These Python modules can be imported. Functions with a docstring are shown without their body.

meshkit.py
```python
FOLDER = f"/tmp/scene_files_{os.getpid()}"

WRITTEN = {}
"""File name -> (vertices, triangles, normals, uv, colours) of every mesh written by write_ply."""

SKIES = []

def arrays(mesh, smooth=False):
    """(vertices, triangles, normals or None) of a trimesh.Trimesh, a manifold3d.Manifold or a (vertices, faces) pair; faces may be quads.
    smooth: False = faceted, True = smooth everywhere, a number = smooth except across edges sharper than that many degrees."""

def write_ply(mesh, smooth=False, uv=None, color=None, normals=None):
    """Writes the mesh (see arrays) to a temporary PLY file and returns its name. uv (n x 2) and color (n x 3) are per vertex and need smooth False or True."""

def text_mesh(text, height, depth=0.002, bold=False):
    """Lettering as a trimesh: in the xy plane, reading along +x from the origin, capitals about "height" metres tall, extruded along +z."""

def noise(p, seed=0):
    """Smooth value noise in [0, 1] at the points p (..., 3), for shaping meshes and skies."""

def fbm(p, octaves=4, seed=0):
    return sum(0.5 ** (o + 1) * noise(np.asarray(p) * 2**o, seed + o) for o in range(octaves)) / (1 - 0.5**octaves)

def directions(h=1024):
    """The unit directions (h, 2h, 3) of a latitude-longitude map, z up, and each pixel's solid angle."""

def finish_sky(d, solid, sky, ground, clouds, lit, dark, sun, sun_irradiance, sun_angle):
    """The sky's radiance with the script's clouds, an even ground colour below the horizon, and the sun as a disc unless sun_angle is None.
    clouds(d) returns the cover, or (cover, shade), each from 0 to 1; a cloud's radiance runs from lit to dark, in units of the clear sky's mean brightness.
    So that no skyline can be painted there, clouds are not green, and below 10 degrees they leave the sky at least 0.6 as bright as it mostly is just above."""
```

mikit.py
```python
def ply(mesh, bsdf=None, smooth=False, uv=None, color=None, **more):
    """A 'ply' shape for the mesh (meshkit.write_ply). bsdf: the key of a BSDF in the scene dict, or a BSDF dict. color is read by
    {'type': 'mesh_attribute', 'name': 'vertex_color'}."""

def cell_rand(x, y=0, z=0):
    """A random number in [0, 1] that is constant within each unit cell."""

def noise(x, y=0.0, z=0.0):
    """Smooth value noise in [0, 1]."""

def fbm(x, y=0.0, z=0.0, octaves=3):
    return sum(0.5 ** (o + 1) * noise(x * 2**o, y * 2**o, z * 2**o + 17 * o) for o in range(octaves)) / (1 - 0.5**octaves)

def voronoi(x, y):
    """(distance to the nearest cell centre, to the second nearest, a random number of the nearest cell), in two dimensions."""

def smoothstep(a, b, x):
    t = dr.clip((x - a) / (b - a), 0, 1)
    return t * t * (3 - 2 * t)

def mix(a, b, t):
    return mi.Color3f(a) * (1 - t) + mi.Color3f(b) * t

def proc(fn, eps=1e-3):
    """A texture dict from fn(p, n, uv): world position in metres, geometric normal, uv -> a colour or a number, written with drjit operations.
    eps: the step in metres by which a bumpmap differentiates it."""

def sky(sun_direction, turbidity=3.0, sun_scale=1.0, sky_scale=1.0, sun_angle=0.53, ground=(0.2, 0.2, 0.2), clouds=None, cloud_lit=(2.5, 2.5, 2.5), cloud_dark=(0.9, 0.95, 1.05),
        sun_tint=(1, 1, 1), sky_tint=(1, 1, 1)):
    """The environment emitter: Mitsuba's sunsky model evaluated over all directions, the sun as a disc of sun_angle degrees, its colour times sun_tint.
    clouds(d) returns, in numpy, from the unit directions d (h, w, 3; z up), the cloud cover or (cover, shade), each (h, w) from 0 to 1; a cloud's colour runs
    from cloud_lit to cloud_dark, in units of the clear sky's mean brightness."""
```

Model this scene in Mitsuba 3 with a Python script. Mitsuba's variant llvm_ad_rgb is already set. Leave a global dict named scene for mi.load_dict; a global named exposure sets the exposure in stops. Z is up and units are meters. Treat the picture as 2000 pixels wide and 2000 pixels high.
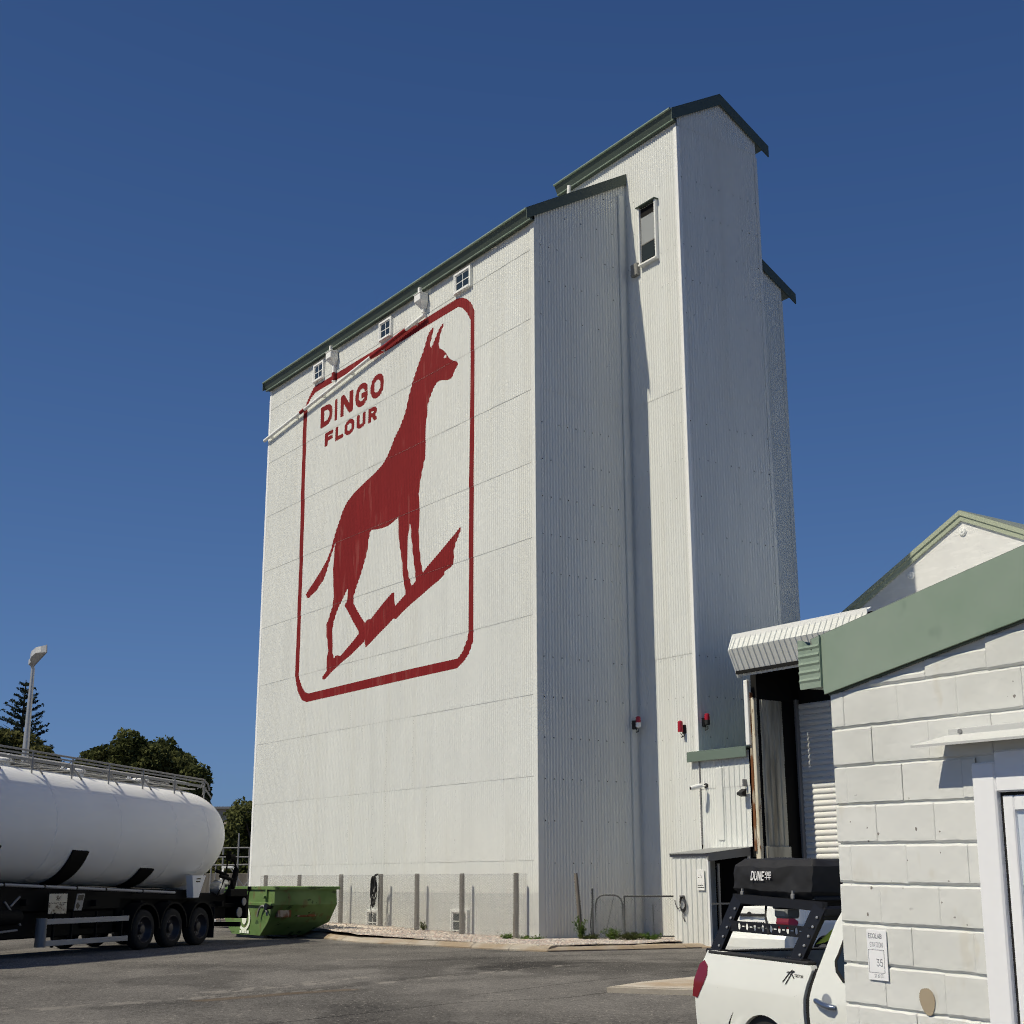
import math, random
import numpy as np, trimesh, shapely
import shapely.geometry as sg, shapely.ops as so
import drjit as dr, mitsuba as mi
import mikit, meshkit
from mikit import proc, noise, fbm, voronoi, cell_rand, smoothstep, mix

PI = math.pi
scene, labels = {'type': 'scene'}, {}

# ---------------------------------------------------------------- camera, sky, exposure
EYE = 1.65
PITCH, ROLL, YAW = math.radians(14.786), math.radians(-0.171), math.radians(55.192)
_c, _s = math.cos(ROLL), math.sin(ROLL)
FWD = np.array([0, math.cos(PITCH), math.sin(PITCH)])
_u = np.array([0, -math.sin(PITCH), math.cos(PITCH)])
_r = np.array([1.0, 0, 0])
CAMUP = -_s * _r + _c * _u
scene['camera'] = {'type': 'perspective', 'fov': 2 * math.degrees(math.atan(1000 / 2714.0)), 'fov_axis': 'x',
                   'near_clip': 0.1, 'far_clip': 3000.0,
                   'to_world': mi.ScalarTransform4f().look_at(origin=[0, 0, EYE], target=[float(v) for v in np.array([0, 0, EYE]) + FWD * 10], up=[float(v) for v in CAMUP])}
# directions of the silo: U along the long painted wall (away), W across it (away to the right)
U = np.array([-math.cos(YAW), math.sin(YAW), 0]); W = np.array([math.sin(YAW), math.cos(YAW), 0])
_el = math.radians(51.5)
_h = 0.212 * U - 0.977 * W
SUN = np.array([_h[0] * math.cos(_el), _h[1] * math.cos(_el), math.sin(_el)])
scene['sky'] = mikit.sky(SUN.tolist(), turbidity=1.6, ground=(0.17, 0.165, 0.16), sky_scale=1.0, sky_tint=(0.40, 0.50, 0.67), sun_tint=(0.93, 1.025, 1.10))
exposure = 1.52

# ---------------------------------------------------------------- frames
def frame(origin, x, y=None, z=(0, 0, 1)):
    x = np.asarray(x, float); z = np.asarray(z, float)
    y = np.cross(z, x) if y is None else np.asarray(y, float)
    m = np.eye(4); m[:3, 0] = x; m[:3, 1] = y; m[:3, 2] = z; m[:3, 3] = origin
    return m
WORLD = np.eye(4)
BASE = np.array([0.68, 37.66, 0.0])
SILO = frame(BASE, -U, W)                       # x: along the long wall towards the near gable (0 at the corner), y: across
_ta = math.radians(19.8)
TRL = frame([-8.61, 36.68, 0], [math.sin(_ta), math.cos(_ta), 0], [-math.cos(_ta), math.sin(_ta), 0])   # x: rearwards, y: to the far side
def _kf():
    d, ang, roll = 7.54407611, 0.50811591, 0.0163049
    a = np.array([math.sin(ang), -math.cos(ang), 0]); b = np.array([math.cos(ang), math.sin(ang), 0])
    p0 = np.array([1.73368, 7.54407611, 0]); cr, sr = math.cos(roll), math.sin(roll)
    x = a * cr - np.array([0, 0, sr]); z = a * sr + np.array([0, 0, cr])
    o = p0 + np.array([0, 0, EYE]) - z * EYE
    return frame(o, x, b, z)
BLK = _kf()                                     # x: along the block wall (towards the camera), y: into the building
_qf = np.array([0.42584999, -0.9045616, -0.0204961]); _ql = np.array([0.90475166, 0.42593947, 0.0])
UTE = frame(np.array([1.68957333, 13.0, -0.23172993]) + _ql * 0.9, _qf, _ql, np.cross(_qf, _ql))  # x: forwards, y: left
SED = frame([4.74, 25.42, 0], W, U)             # right rear corner of the sedan at (0, 0)

# ---------------------------------------------------------------- scene entries
def numbered(key):
    if key not in scene and key not in labels: return key
    i = 1
    while f'{key}_{i:03d}' in scene or f'{key}_{i:03d}' in labels: i += 1
    return f'{key}_{i:03d}'
def thing(name, label, cat, group=None):
    k = numbered(name); labels[k] = {'label': label, 'category': cat}
    if group: labels[k]['group'] = group
    return k
def xform(mesh, m):
    v, f = mesh
    return (np.asarray(v) @ m[:3, :3].T + m[:3, 3], f)
def obj(name, mesh, bsdf, parent=None, m=WORLD, smooth=False, **kw):
    key = numbered(name if parent is None else parent + '__' + name)
    if isinstance(mesh, MB): mesh = mesh.mesh()
    scene[key] = mikit.ply(trimesh.Trimesh(*xform(mesh, m), process=False), bsdf, smooth=smooth, **kw)
    return key
def objs(name, mesh, bsdf, parent=None, m=WORLD, smooth=False):
    """one entry for every connected piece of the mesh"""
    v, f = mesh.mesh(); t = trimesh.Trimesh(v, f, process=False); t.merge_vertices()
    for c in trimesh.graph.connected_components(t.face_adjacency, nodes=np.arange(len(t.faces)), min_len=1):
        q = t.submesh([c], append=True, repair=False); k = obj(name, (q.vertices, q.faces), bsdf, parent, m, smooth)
    return k
def struct(name, mesh, bsdf, label, cat, m=WORLD, smooth=False, **kw):
    k = obj(name, mesh, bsdf, None, m, smooth, **kw); labels[k] = {'label': label, 'category': cat, 'kind': 'structure'}
    return k
def stuff(key, label=None, cat=None):
    labels.setdefault(key, {})['kind'] = 'stuff'
    if label: labels[key]['label'] = label
    if cat: labels[key]['category'] = cat
def tag(key, label, cat=None, group=None):
    d = labels.setdefault(key, {}); d['label'] = label
    if cat: d['category'] = cat
    if group: d['group'] = group
    return key

class MB:
    """Collects pieces of one mesh."""
    def __init__(self): self.v, self.f, self.n = [], [], 0
    def add(self, v, f):
        v = np.asarray(v, float); f = np.asarray(f, int)
        if f.shape[1] == 4: f = np.vstack([f[:, [0, 1, 2]], f[:, [0, 2, 3]]])
        self.v.append(v); self.f.append(f + self.n); self.n += len(v); return self
    def tm(self, t): return self.add(t.vertices, t.faces)
    def mesh(self): return np.vstack(self.v), np.vstack(self.f)
    def box(self, x0, x1, y0, y1, z0, z1, c=0.0):
        x0, x1 = sorted((x0, x1)); y0, y1 = sorted((y0, y1)); z0, z1 = sorted((z0, z1))
        if c <= 0:
            v = [(x, y, z) for x in (x0, x1) for y in (y0, y1) for z in (z0, z1)]
            return self.add(v, [(0, 1, 3, 2), (4, 6, 7, 5), (0, 4, 5, 1), (2, 3, 7, 6), (0, 2, 6, 4), (1, 5, 7, 3)])
        c = min(c, (x1 - x0) * .49, (y1 - y0) * .49, (z1 - z0) * .49)
        p = []
        for sx in (0, 1):
            for sy in (0, 1):
                for sz in (0, 1):
                    q = np.array([(x0, x1)[sx], (y0, y1)[sy], (z0, z1)[sz]]); d = np.array([c * (1 - 2 * sx), c * (1 - 2 * sy), c * (1 - 2 * sz)])
                    for k in range(3):
                        e = d.copy(); e[k] = 0; p.append(q + e)
        return self.tm(trimesh.convex.convex_hull(np.array(p)))
    def hull(self, pts): return self.tm(trimesh.convex.convex_hull(np.array(pts, float)))
    def tube(self, pts, r, n=8, caps=True):
        p = np.asarray(pts, float)
        t = np.gradient(p, axis=0) if len(p) > 2 else np.repeat((p[1] - p[0])[None], 2, 0)
        t /= np.linalg.norm(t, axis=1, keepdims=True) + 1e-12
        ref = np.array([0, 0, 1.0]) if abs(t[:, 2]).mean() < .8 else np.array([1.0, 0, 0])
        a = np.cross(t, ref); a /= np.linalg.norm(a, axis=1, keepdims=True) + 1e-12; b = np.cross(t, a)
        ang = np.arange(n) * 2 * PI / n + PI / n
        rr = np.broadcast_to(r, (len(p),))
        v = (p[:, None] + rr[:, None, None] * (np.cos(ang)[None, :, None] * a[:, None] + np.sin(ang)[None, :, None] * b[:, None])).reshape(-1, 3)
        f = [(i * n + j, i * n + (j + 1) % n, (i + 1) * n + (j + 1) % n, (i + 1) * n + j) for i in range(len(p) - 1) for j in range(n)]
        self.add(v, f)
        if caps:
            k = self.n - len(v)
            for o, q in ((0, p[0]), ((len(p) - 1) * n, p[-1])):
                self.v.append(q[None]); self.f.append(np.array([(k + o + j, self.n, k + o + (j + 1) % n) for j in range(n)])); self.n += 1
        return self
    def cyl(self, p0, p1, r0, r1=None, n=16): return self.tube([p0, p1], [r0, r0 if r1 is None else r1], n)
    def lathe(self, prof, origin, axis, n=32):
        """prof: (r, h) pairs turned about the axis through origin."""
        ax = np.asarray(axis, float); ax /= np.linalg.norm(ax)
        ref = np.array([0, 0, 1.0]) if abs(ax[2]) < .9 else np.array([1.0, 0, 0])
        a = np.cross(ax, ref); a /= np.linalg.norm(a); b = np.cross(ax, a)
        ang = np.arange(n) * 2 * PI / n; v = []
        for r, h in prof: v.append(np.asarray(origin) + ax * h + r * (np.cos(ang)[:, None] * a + np.sin(ang)[:, None] * b))
        m = len(prof)
        return self.add(np.vstack(v), [(i * n + j, (i + 1) * n + j, (i + 1) * n + (j + 1) % n, i * n + (j + 1) % n) for i in range(m - 1) for j in range(n)])
    def prism(self, poly, h0, h1, axes='xzy', taper=None):
        """polygon in the plane of the first two axes, extruded along the third from h0 to h1."""
        poly = poly if hasattr(poly, 'exterior') else sg.Polygon(poly)
        t = trimesh.creation.extrude_polygon(poly, h1 - h0, engine='earcut'); v = t.vertices.copy(); v[:, 2] += h0
        out = np.zeros_like(v)
        for k, c in enumerate(axes): out[:, 'xyz'.index(c)] = v[:, k]
        f = t.faces
        if axes in ('xzy', 'yxz', 'zyx'): f = f[:, ::-1]
        return self.add(out, f)
    def quad(self, *p): return self.add(p, [(0, 1, 2, 3)])
    def sweep(self, prof, x0, x1, axis='x'):
        """open or closed profile of (y, z) pairs swept along x; both ends left open."""
        p = np.asarray(prof, float); k = len(p)
        a = np.column_stack([np.full(k, x0), p]); b = np.column_stack([np.full(k, x1), p])
        return self.add(np.vstack([a, b]), [(i, i + 1, k + i + 1, k + i) for i in range(k - 1)])
def rng(seed): return np.random.default_rng(seed)

# ---------------------------------------------------------------- materials
def rgb(*c): return {'type': 'rgb', 'value': list(c)}
def mat(key, color, rough=0.5, spec=0.5, metal=0.0, **kw):
    b = {'type': 'principled', 'base_color': color if isinstance(color, dict) else rgb(*color), 'roughness': rough, 'specular': spec, 'metallic': metal, **kw}
    scene[key] = {'type': 'twosided', 'bsdf': b}
    return key
def bump(key, color, height, scale=1.0, rough=0.7, spec=0.4, eps=2e-3):
    scene[key] = {'type': 'twosided', 'bsdf': {'type': 'bumpmap', 'arbitrary': proc(height, eps), 'scale': scale,
                  'bsdf': {'type': 'principled', 'base_color': color, 'roughness': rough, 'specular': spec}}}
    return key
# painted corrugated iron: off-white, thin grime streaks running down, a little rust under the fasteners
_oa, _ob = BASE[:2], None
def local_silo(p):
    x, y = p.x - BASE[0], p.y - BASE[1]
    return x * float(-U[0]) + y * float(-U[1]), x * float(W[0]) + y * float(W[1]), p.z
def iron(p, n, uv):
    a, b, z = local_silo(p)
    s = a + b
    streak = fbm(s * 3.1, z * 0.12, 3.0, 4)
    blotch = fbm(a * 0.5, b * 0.5 + 9, z * 0.4, 3)
    sheet = cell_rand(dr.floor(a / 0.762 + 500), dr.floor((z + .07) / 2.193 + 50), dr.floor(b / 0.762 + 90))
    v = 0.9 + 0.10 * streak + 0.06 * (blotch - 0.5) + 0.035 * (sheet - 0.5)
    low = smoothstep(2.6, 0.2, z) * fbm(s * 1.5, z * 1.1, 0, 3)
    c = mix((0.70, 0.72, 0.695), (0.63, 0.64, 0.60), smoothstep(0.50, 0.75, streak) * 0.5)
    return mix(c, (0.50, 0.47, 0.40), low * 0.32) * v
mat('iron_paint', proc(iron), 0.8, 0.15)
mat('white_trim', (0.78, 0.79, 0.77), 0.45, 0.4)
def old_cream(p, n, uv):
    w = fbm(p.x * 5, p.y * 5, p.z * 1.3, 4)
    c = mix((0.62, 0.58, 0.47), (0.50, 0.44, 0.32), smoothstep(0.45, 0.7, w))
    return mix(c, (0.20, 0.09, 0.04), smoothstep(0.62, 0.75, fbm(p.x * 9 + 4, p.y * 9, p.z * 2.5, 4)))
mat('old_cream_paint', proc(old_cream), 0.65, 0.3)
def red(p, n, uv):
    a, b, z = local_silo(p)
    v = 0.9 + 0.2 * fbm(a * 2.3, z * 0.3, 1, 4)
    w = smoothstep(0.62, 0.8, fbm(a * 6, z * 0.9, 3, 4))
    return mix((0.215, 0.015, 0.017), (0.255, 0.045, 0.042), w) * v
mat('red_paint', proc(red), 0.7, 0.15)
def green(p, n, uv):
    v = fbm(p.x * 1.7, p.y * 1.7, p.z * 1.7, 4)
    c = mix((0.20, 0.275, 0.205), (0.25, 0.31, 0.25), smoothstep(0.3, 0.7, v))
    d = smoothstep(0.60, 0.72, fbm(p.x * 6 + 3, p.y * 6, p.z * 3, 4))
    return mix(c, (0.155, 0.215, 0.165), d * 0.6)
mat('green_paint', proc(green), 0.42, 0.45)
mat('shaded_green_paint', (0.070, 0.092, 0.076), 0.5, 0.35)  # same trim green, with the shade on gable and eaves put into the colour
def roofmetal(p, n, uv): return mix((0.15, 0.18, 0.15), (0.23, 0.25, 0.22), fbm(p.x * .7, p.y * .7, p.z, 3))
mat('roof_iron', proc(roofmetal), 0.5, 0.4)
mat('galvanised', (0.42, 0.43, 0.43), 0.42, 0.5, 0.55)
mat('dull_steel', (0.25, 0.25, 0.25), 0.55, 0.5, 0.3)
mat('black_paint', (0.010, 0.010, 0.012), 0.42, 0.4)
mat('chassis_black', (0.006, 0.006, 0.006), 0.75, 0.15)
mat('black_plastic', (0.020, 0.020, 0.021), 0.62, 0.4)
mat('rubber', (0.018, 0.018, 0.018), 0.85, 0.25)
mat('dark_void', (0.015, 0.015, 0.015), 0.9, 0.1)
mat('screw_grey', (0.22, 0.22, 0.21), 0.6, 0.3); mat('screw_dark', (0.06, 0.06, 0.06), 0.7, 0.2)
mat('alu', (0.62, 0.62, 0.61), 0.36, 0.5, 0.7)
mat('tail_red', (0.16, 0.006, 0.014), 0.18, 0.6, clearcoat=0.6, clearcoat_gloss=0.9)
mat('beacon_red', (0.36, 0.012, 0.025), 0.25, 0.5)
def rusty(p, n, uv):
    w = fbm(p.x * 8, p.y * 8, p.z * 2.2, 4)
    return mix((0.17, 0.07, 0.03), (0.36, 0.31, 0.24), smoothstep(0.42, 0.62, w))
mat('rusty_steel', proc(rusty), 0.8, 0.2)
scene['clear_glass'] = {'type': 'thindielectric', 'int_ior': 1.5}

# ---------------------------------------------------------------- cladding
PITCH_C = 0.1016; AMP = 0.0120; COVER = 0.8128; LAP = 0.0115
def corr(s): return AMP * np.cos(2 * PI * np.asarray(s) / PITCH_C) + AMP
def clad_sheet(s0, s1, z0, z1f, put, step=PITCH_C / 8, lap=LAP, prof=corr):
    """One sheet from s0 to s1; z1f(s) = its top edge; put(s, n, z) -> local xyz, n measured outwards."""
    i0, i1 = math.ceil(s0 / step - 1e-6), math.floor(s1 / step + 1e-6)
    s = np.unique(np.round(np.concatenate([[s0], np.arange(i0, i1 + 1) * step, [s1]]), 6))
    zt = np.maximum(np.array([z1f(x) for x in s]), z0 + .01); n = prof(s)
    lo = [put(a, b + lap, z0) for a, b in zip(s, n)]; hi = [put(a, b, z) for a, b, z in zip(s, n, zt)]
    k = len(s)
    return np.array(lo + hi), np.array([(i, i + 1, k + i + 1, k + i) for i in range(k - 1)])
def clad(parent, name, s0, s1, zs, top, put, bsdf, m, cover=COVER, seed=1, prof=corr, step=PITCH_C / 8):
    """A wall of lapped sheets: rows between the heights zs, columns of one cover width counted from s1 down."""
    r = rng(seed); edges = [s1]
    while edges[-1] - cover > s0 + .15: edges.append(edges[-1] - cover)
    edges.append(s0)
    for j in range(len(zs) - 1):
        for e1, e0 in zip(edges[:-1], edges[1:]):
            t = lambda x: min(zs[j + 1] + .05, top(x))
            if max(t(e0), t(e1), t((e0 + e1) / 2)) <= zs[j] + .03: continue
            jit = float(r.uniform(0, .0025))
            obj(name, clad_sheet(e0, e1, zs[j], t, lambda a, b, z: put(a, b + jit, z), prof=prof, step=step), bsdf, parent, m, smooth=40)
def screws(parent, spots, put, m, size=0.018):
    b = MB()
    for s, z in spots:
        n = corr(round(s / PITCH_C) * PITCH_C); s = round(s / PITCH_C) * PITCH_C
        pts = [put(s + dx * size, n + .008, z + dz * size) for dx, dz in ((-1, -.5), (-1, .5), (-.5, 1), (.5, 1), (1, .5), (1, -.5), (.5, -1), (-.5, -1))]
        b.add(pts, [(0, 1, 2, 3), (0, 3, 4, 7), (4, 5, 6, 7)])
    k = obj('screws', b, 'screw_dark', parent, m); stuff(k); return k

# ---------------------------------------------------------------- the silo
SL, SW = 18.0, 10.25
silo = thing('silo_building', 'tall white corrugated iron silo with a big red painted dog emblem on its long wall', 'building')
rake = lambda b: 20.84 + .587 * (min(b, 10.54 - b) + .33)
trake = lambda b: 24.15 + .575 * (min(b, 10.66 - b) - 3.3)
ZROW = [-.05, 2.12, 4.31, 6.50, 8.70, 10.89, 13.09, 15.28, 17.47, 19.66, 20.55]
ZLONG = [-.05, 7.61, 15.29, 23.2]
wl = obj('long_wall', MB().box(-SL + .03, -.03, .04, .2, 0, 20.55), 'dark_void', silo, SILO)
clad(wl, 'cladding_sheet', -SL, 0.0, ZROW, lambda s: 20.53, lambda s, n, z: (s, -n, z), 'iron_paint', SILO, seed=3)
wg = obj('gable_wall', MB().prism([(.03, 0), (SW - .03, 0), (SW - .03, 20.5), (SW / 2, 23.6), (.03, 20.5)], -.2, -.04, 'yzx'), 'dark_void', silo, SILO)
putg = lambda s, n, z: (n, s, z)
clad(wg, 'cladding_sheet', 0.0, 3.55, ZLONG, lambda s: rake(s) - .3, putg, 'iron_paint', SILO, seed=5)
clad(wg, 'cladding_sheet', 6.85, SW, ZLONG, lambda s: rake(s) - .3, putg, 'iron_paint', SILO, seed=6)
obj('rear_wall', MB().prism([(.03, 0), (SW - .03, 0), (SW - .03, 20.5), (SW / 2, 23.6), (.03, 20.5)], -SL + .02, -SL + .2, 'yzx').box(-SL + .03, -.03, SW - .2, SW - .01, 0, 20.5), 'iron_paint', silo, SILO)
# corner flashings
for x0, x1, y0, y1, z1 in ((-.16, .03, -.035, .0, 20.5), (-SL - .03, -SL + .13, -.035, .0, 20.5)):
    obj('corner_flashing', MB().box(x0, x1, y0 - .004, y1, 0, z1, .006), 'white_trim' if x0 < -1 else 'iron_paint', silo, SILO)
obj('corner_flashing', MB().box(.0, .034, -.039, .16, 0, 20.45, .006), 'iron_paint', silo, SILO)
obj('corner_flashing', MB().box(.0, .034, SW - .14, SW + .03, 0, 20.45, .006), 'iron_paint', silo, SILO)
# roof, barges, gutter
EB, EZ, RB, RZ = -.33, 20.84, 5.27, 20.84 + .587 * 5.60      # eave and ridge of the silo roof
rf = MB()
for s in (1, -1):
    f = (lambda y: y) if s > 0 else (lambda y: 2 * RB - y)
    q = [(f(EB + .05), EZ - .06), (f(RB), RZ - .05), (f(RB), RZ + .0), (f(EB + .05), EZ - .01)]
    rf.prism(q if s > 0 else q[::-1], -SL - .10, .06, 'yzx')
roof = obj('roof', rf, 'roof_iron', silo, SILO)
def barge(parent, y0, zf0, y1, zf1, x0, x1, d, m, mt='shaded_green_paint', name='barge_board'):
    return obj(name, MB().prism([(y0, zf0 - d), (y1, zf1 - d), (y1, zf1), (y0, zf0)], x0, x1, 'yzx'), mt, parent, m)
barge(roof, EB, EZ, RB, RZ, .06, .10, .36, SILO); barge(roof, RB, RZ, 2 * RB - EB, EZ, .062, .102, .36, SILO)
barge(roof, EB, EZ, RB, RZ, -SL - .14, -SL - .10, .36, SILO)
def gutter(parent, y, z, x0, x1, m, w=.13, h=.30, mt='shaded_green_paint', name='gutter'):
    """quad gutter: rolled lip outermost, the front leaning in towards the bottom"""
    pr = [(y + w + .06, z - .02), (y + w + .06, z - h), (y + w, z - h - .015), (y + w - .025, z - h), (y + w - .02, z - h + .035), (y + .02, z - .055), (y - .01, z - .05), (y - .014, z - .01), (y + .0, z), (y + .012, z - .03), (y + .03, z - .04), (y + w - .0, z - h + .05), (y + w + .045, z - h + .04), (y + w + .045, z - .02)]
    k = obj(name, MB().prism(sg.Polygon(pr).buffer(0), x0, x1, 'yzx'), mt, parent, m)
    obj('rolled_lip', MB().cyl((x0, y, z - .03), (x1, y, z - .03), .036, n=12), 'green_paint', k, m, smooth=40)  # lip and bead paler than the gutter: sunlight put into their colour
    obj('lower_bead', MB().cyl((x0, y + w - .012, z - h + .008), (x1, y + w - .012, z - h + .008), .022, n=8), 'green_paint', k, m, smooth=40)
    return k
gutter(roof, EB, EZ, -SL - .12, .07, SILO, w=.155, h=.34)
obj('eave_soffit', MB().box(-SL - .08, .05, -.10, -.02, 20.50, 20.535), 'shaded_green_paint', roof, SILO)

# windows of the long wall: frame, mullions, two by two panes
def wall_window(parent, x0, x1, z0, z1, m, put=None, proud=.115, nx=2, nz=2, name='window', head=False):
    put = put or (lambda x, n, z: (x, -n, z))
    def bx(b, xa, xb, na, nb, za, zb, c=.006):
        p = np.array([put(xa, na, za), put(xb, nb, zb)]); return b.box(p[0][0], p[1][0], p[0][1], p[1][1], za, zb, c)
    t = .075
    fr = MB()
    bx(fr, x0 - t, x0, .0, proud, z0 - t, z1 + t); bx(fr, x1, x1 + t, .0, proud, z0 - t, z1 + t)
    bx(fr, x0, x1, .0, proud - .003, z1, z1 + t); bx(fr, x0 - .002, x1 + .002, .0, proud + .03, z0 - t, z0)
    w = obj(name, bx(MB(), x0, x1, .040, .046, z0, z1, 0), 'dark_void', parent, m)
    obj('frame', fr, 'white_trim', w, m)
    sh = MB(); g = .035
    for a, b in ((x0, x0 + g), (x1 - g, x1)): bx(sh, a, b, .055, .082, z0, z1)
    for a, b in ((z0, z0 + g), (z1 - g, z1)): bx(sh, x0 + g, x1 - g, .055, .082, a, b)
    for i in range(1, nx): xm = x0 + (x1 - x0) * i / nx; bx(sh, xm - .014, xm + .014, .055, .080, z0 + g, z1 - g, .004)
    for i in range(1, nz): zm = z0 + (z1 - z0) * i / nz; bx(sh, x0 + g, x1 - g, .056, .079, zm - .014, zm + .014, .004)
    obj('sash', sh, 'white_trim', w, m)
    for i in range(nx):
        for j in range(nz):
            xa, xb = x0 + (x1 - x0) * i / nx + .012, x0 + (x1 - x0) * (i + 1) / nx - .012; za, zb = z0 + (z1 - z0) * j / nz + .012, z0 + (z1 - z0) * (j + 1) / nz - .012
            obj('pane', MB().quad(put(xa, .065, za), put(xb, .065, za), put(xb, .065, zb), put(xa, .065, zb)), 'window_glass', w, m)
    return w
mat('window_glass', (0.02, 0.028, 0.032), 0.06, 0.6)
for xa, xb in ((-4.2, -3.38), (-9.05, -8.36), (-14.05, -13.38)):
    wall_window(wl, xa, xb, 19.72, 20.28, SILO)
wall_window(wl, -9.0, -8.4, .05, .66, SILO); wall_window(wl, -4.1, -3.36, .0, .74, SILO, nz=3)
# downpipes: rain heads under the gutter, a sloping pipe across the wall
def rainhead(x, ztop, zbot, redband):
    b = MB().box(x - .19, x + .19, -.36, -.05, 20.06, 20.30, .01).box(x - .21, x + .21, -.38, -.04, 20.30, 20.335, .008)
    b.hull([(x + sx * .19, y, 20.06) for sx in (-1, 1) for y in (-.36, -.05)] + [(x + sx * .07, y, 19.84) for sx in (-1, 1) for y in (-.17, -.04)])
    b.box(x - .05, x + .05, -.31, -.21, 20.335, 20.56, .01)
    k = obj('rain_head', b, 'white_trim', wl, SILO)
    d = MB().box(x - .06, x + .06, -.16, -.05, zbot, 19.86, .012)
    obj('downpipe', d, 'white_trim', k, SILO)
    if redband: obj('painted_band', MB().box(x - .064, x + .064, -.164, -.05, redband[0], redband[1], .012), 'red_paint', k, SILO)
rainhead(-6.12, 20.3, 19.70, None); rainhead(-12.42, 20.3, 19.2, (19.235, 19.56))
zp = lambda x: 19.56 + (x + 6.05) * .0933
def slant(x0, x1, r=.062, y=-.155): return MB().hull([(x, y + math.cos(a) * r, zp(x) + math.sin(a) * r) for x in (x0, x1) for a in np.linspace(0, 2 * PI, 17)[:-1]])
sp = obj('sloping_downpipe', slant(-18.12, -5.98), 'white_trim', wl, SILO, smooth=40)
obj('painted_band', slant(-9.56, -7.14, .0645), 'red_paint', sp, SILO, smooth=40)
obj('painted_band', slant(-14.98, -14.62, .066), 'red_paint', sp, SILO, smooth=40)
for x in np.arange(-17.6, -6.2, 2.2): obj('pipe_bracket', MB().box(x - .02, x + .02, -.16, -.02, zp(x) - .075, zp(x) + .075, .006), 'white_trim', sp, SILO)

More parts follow.
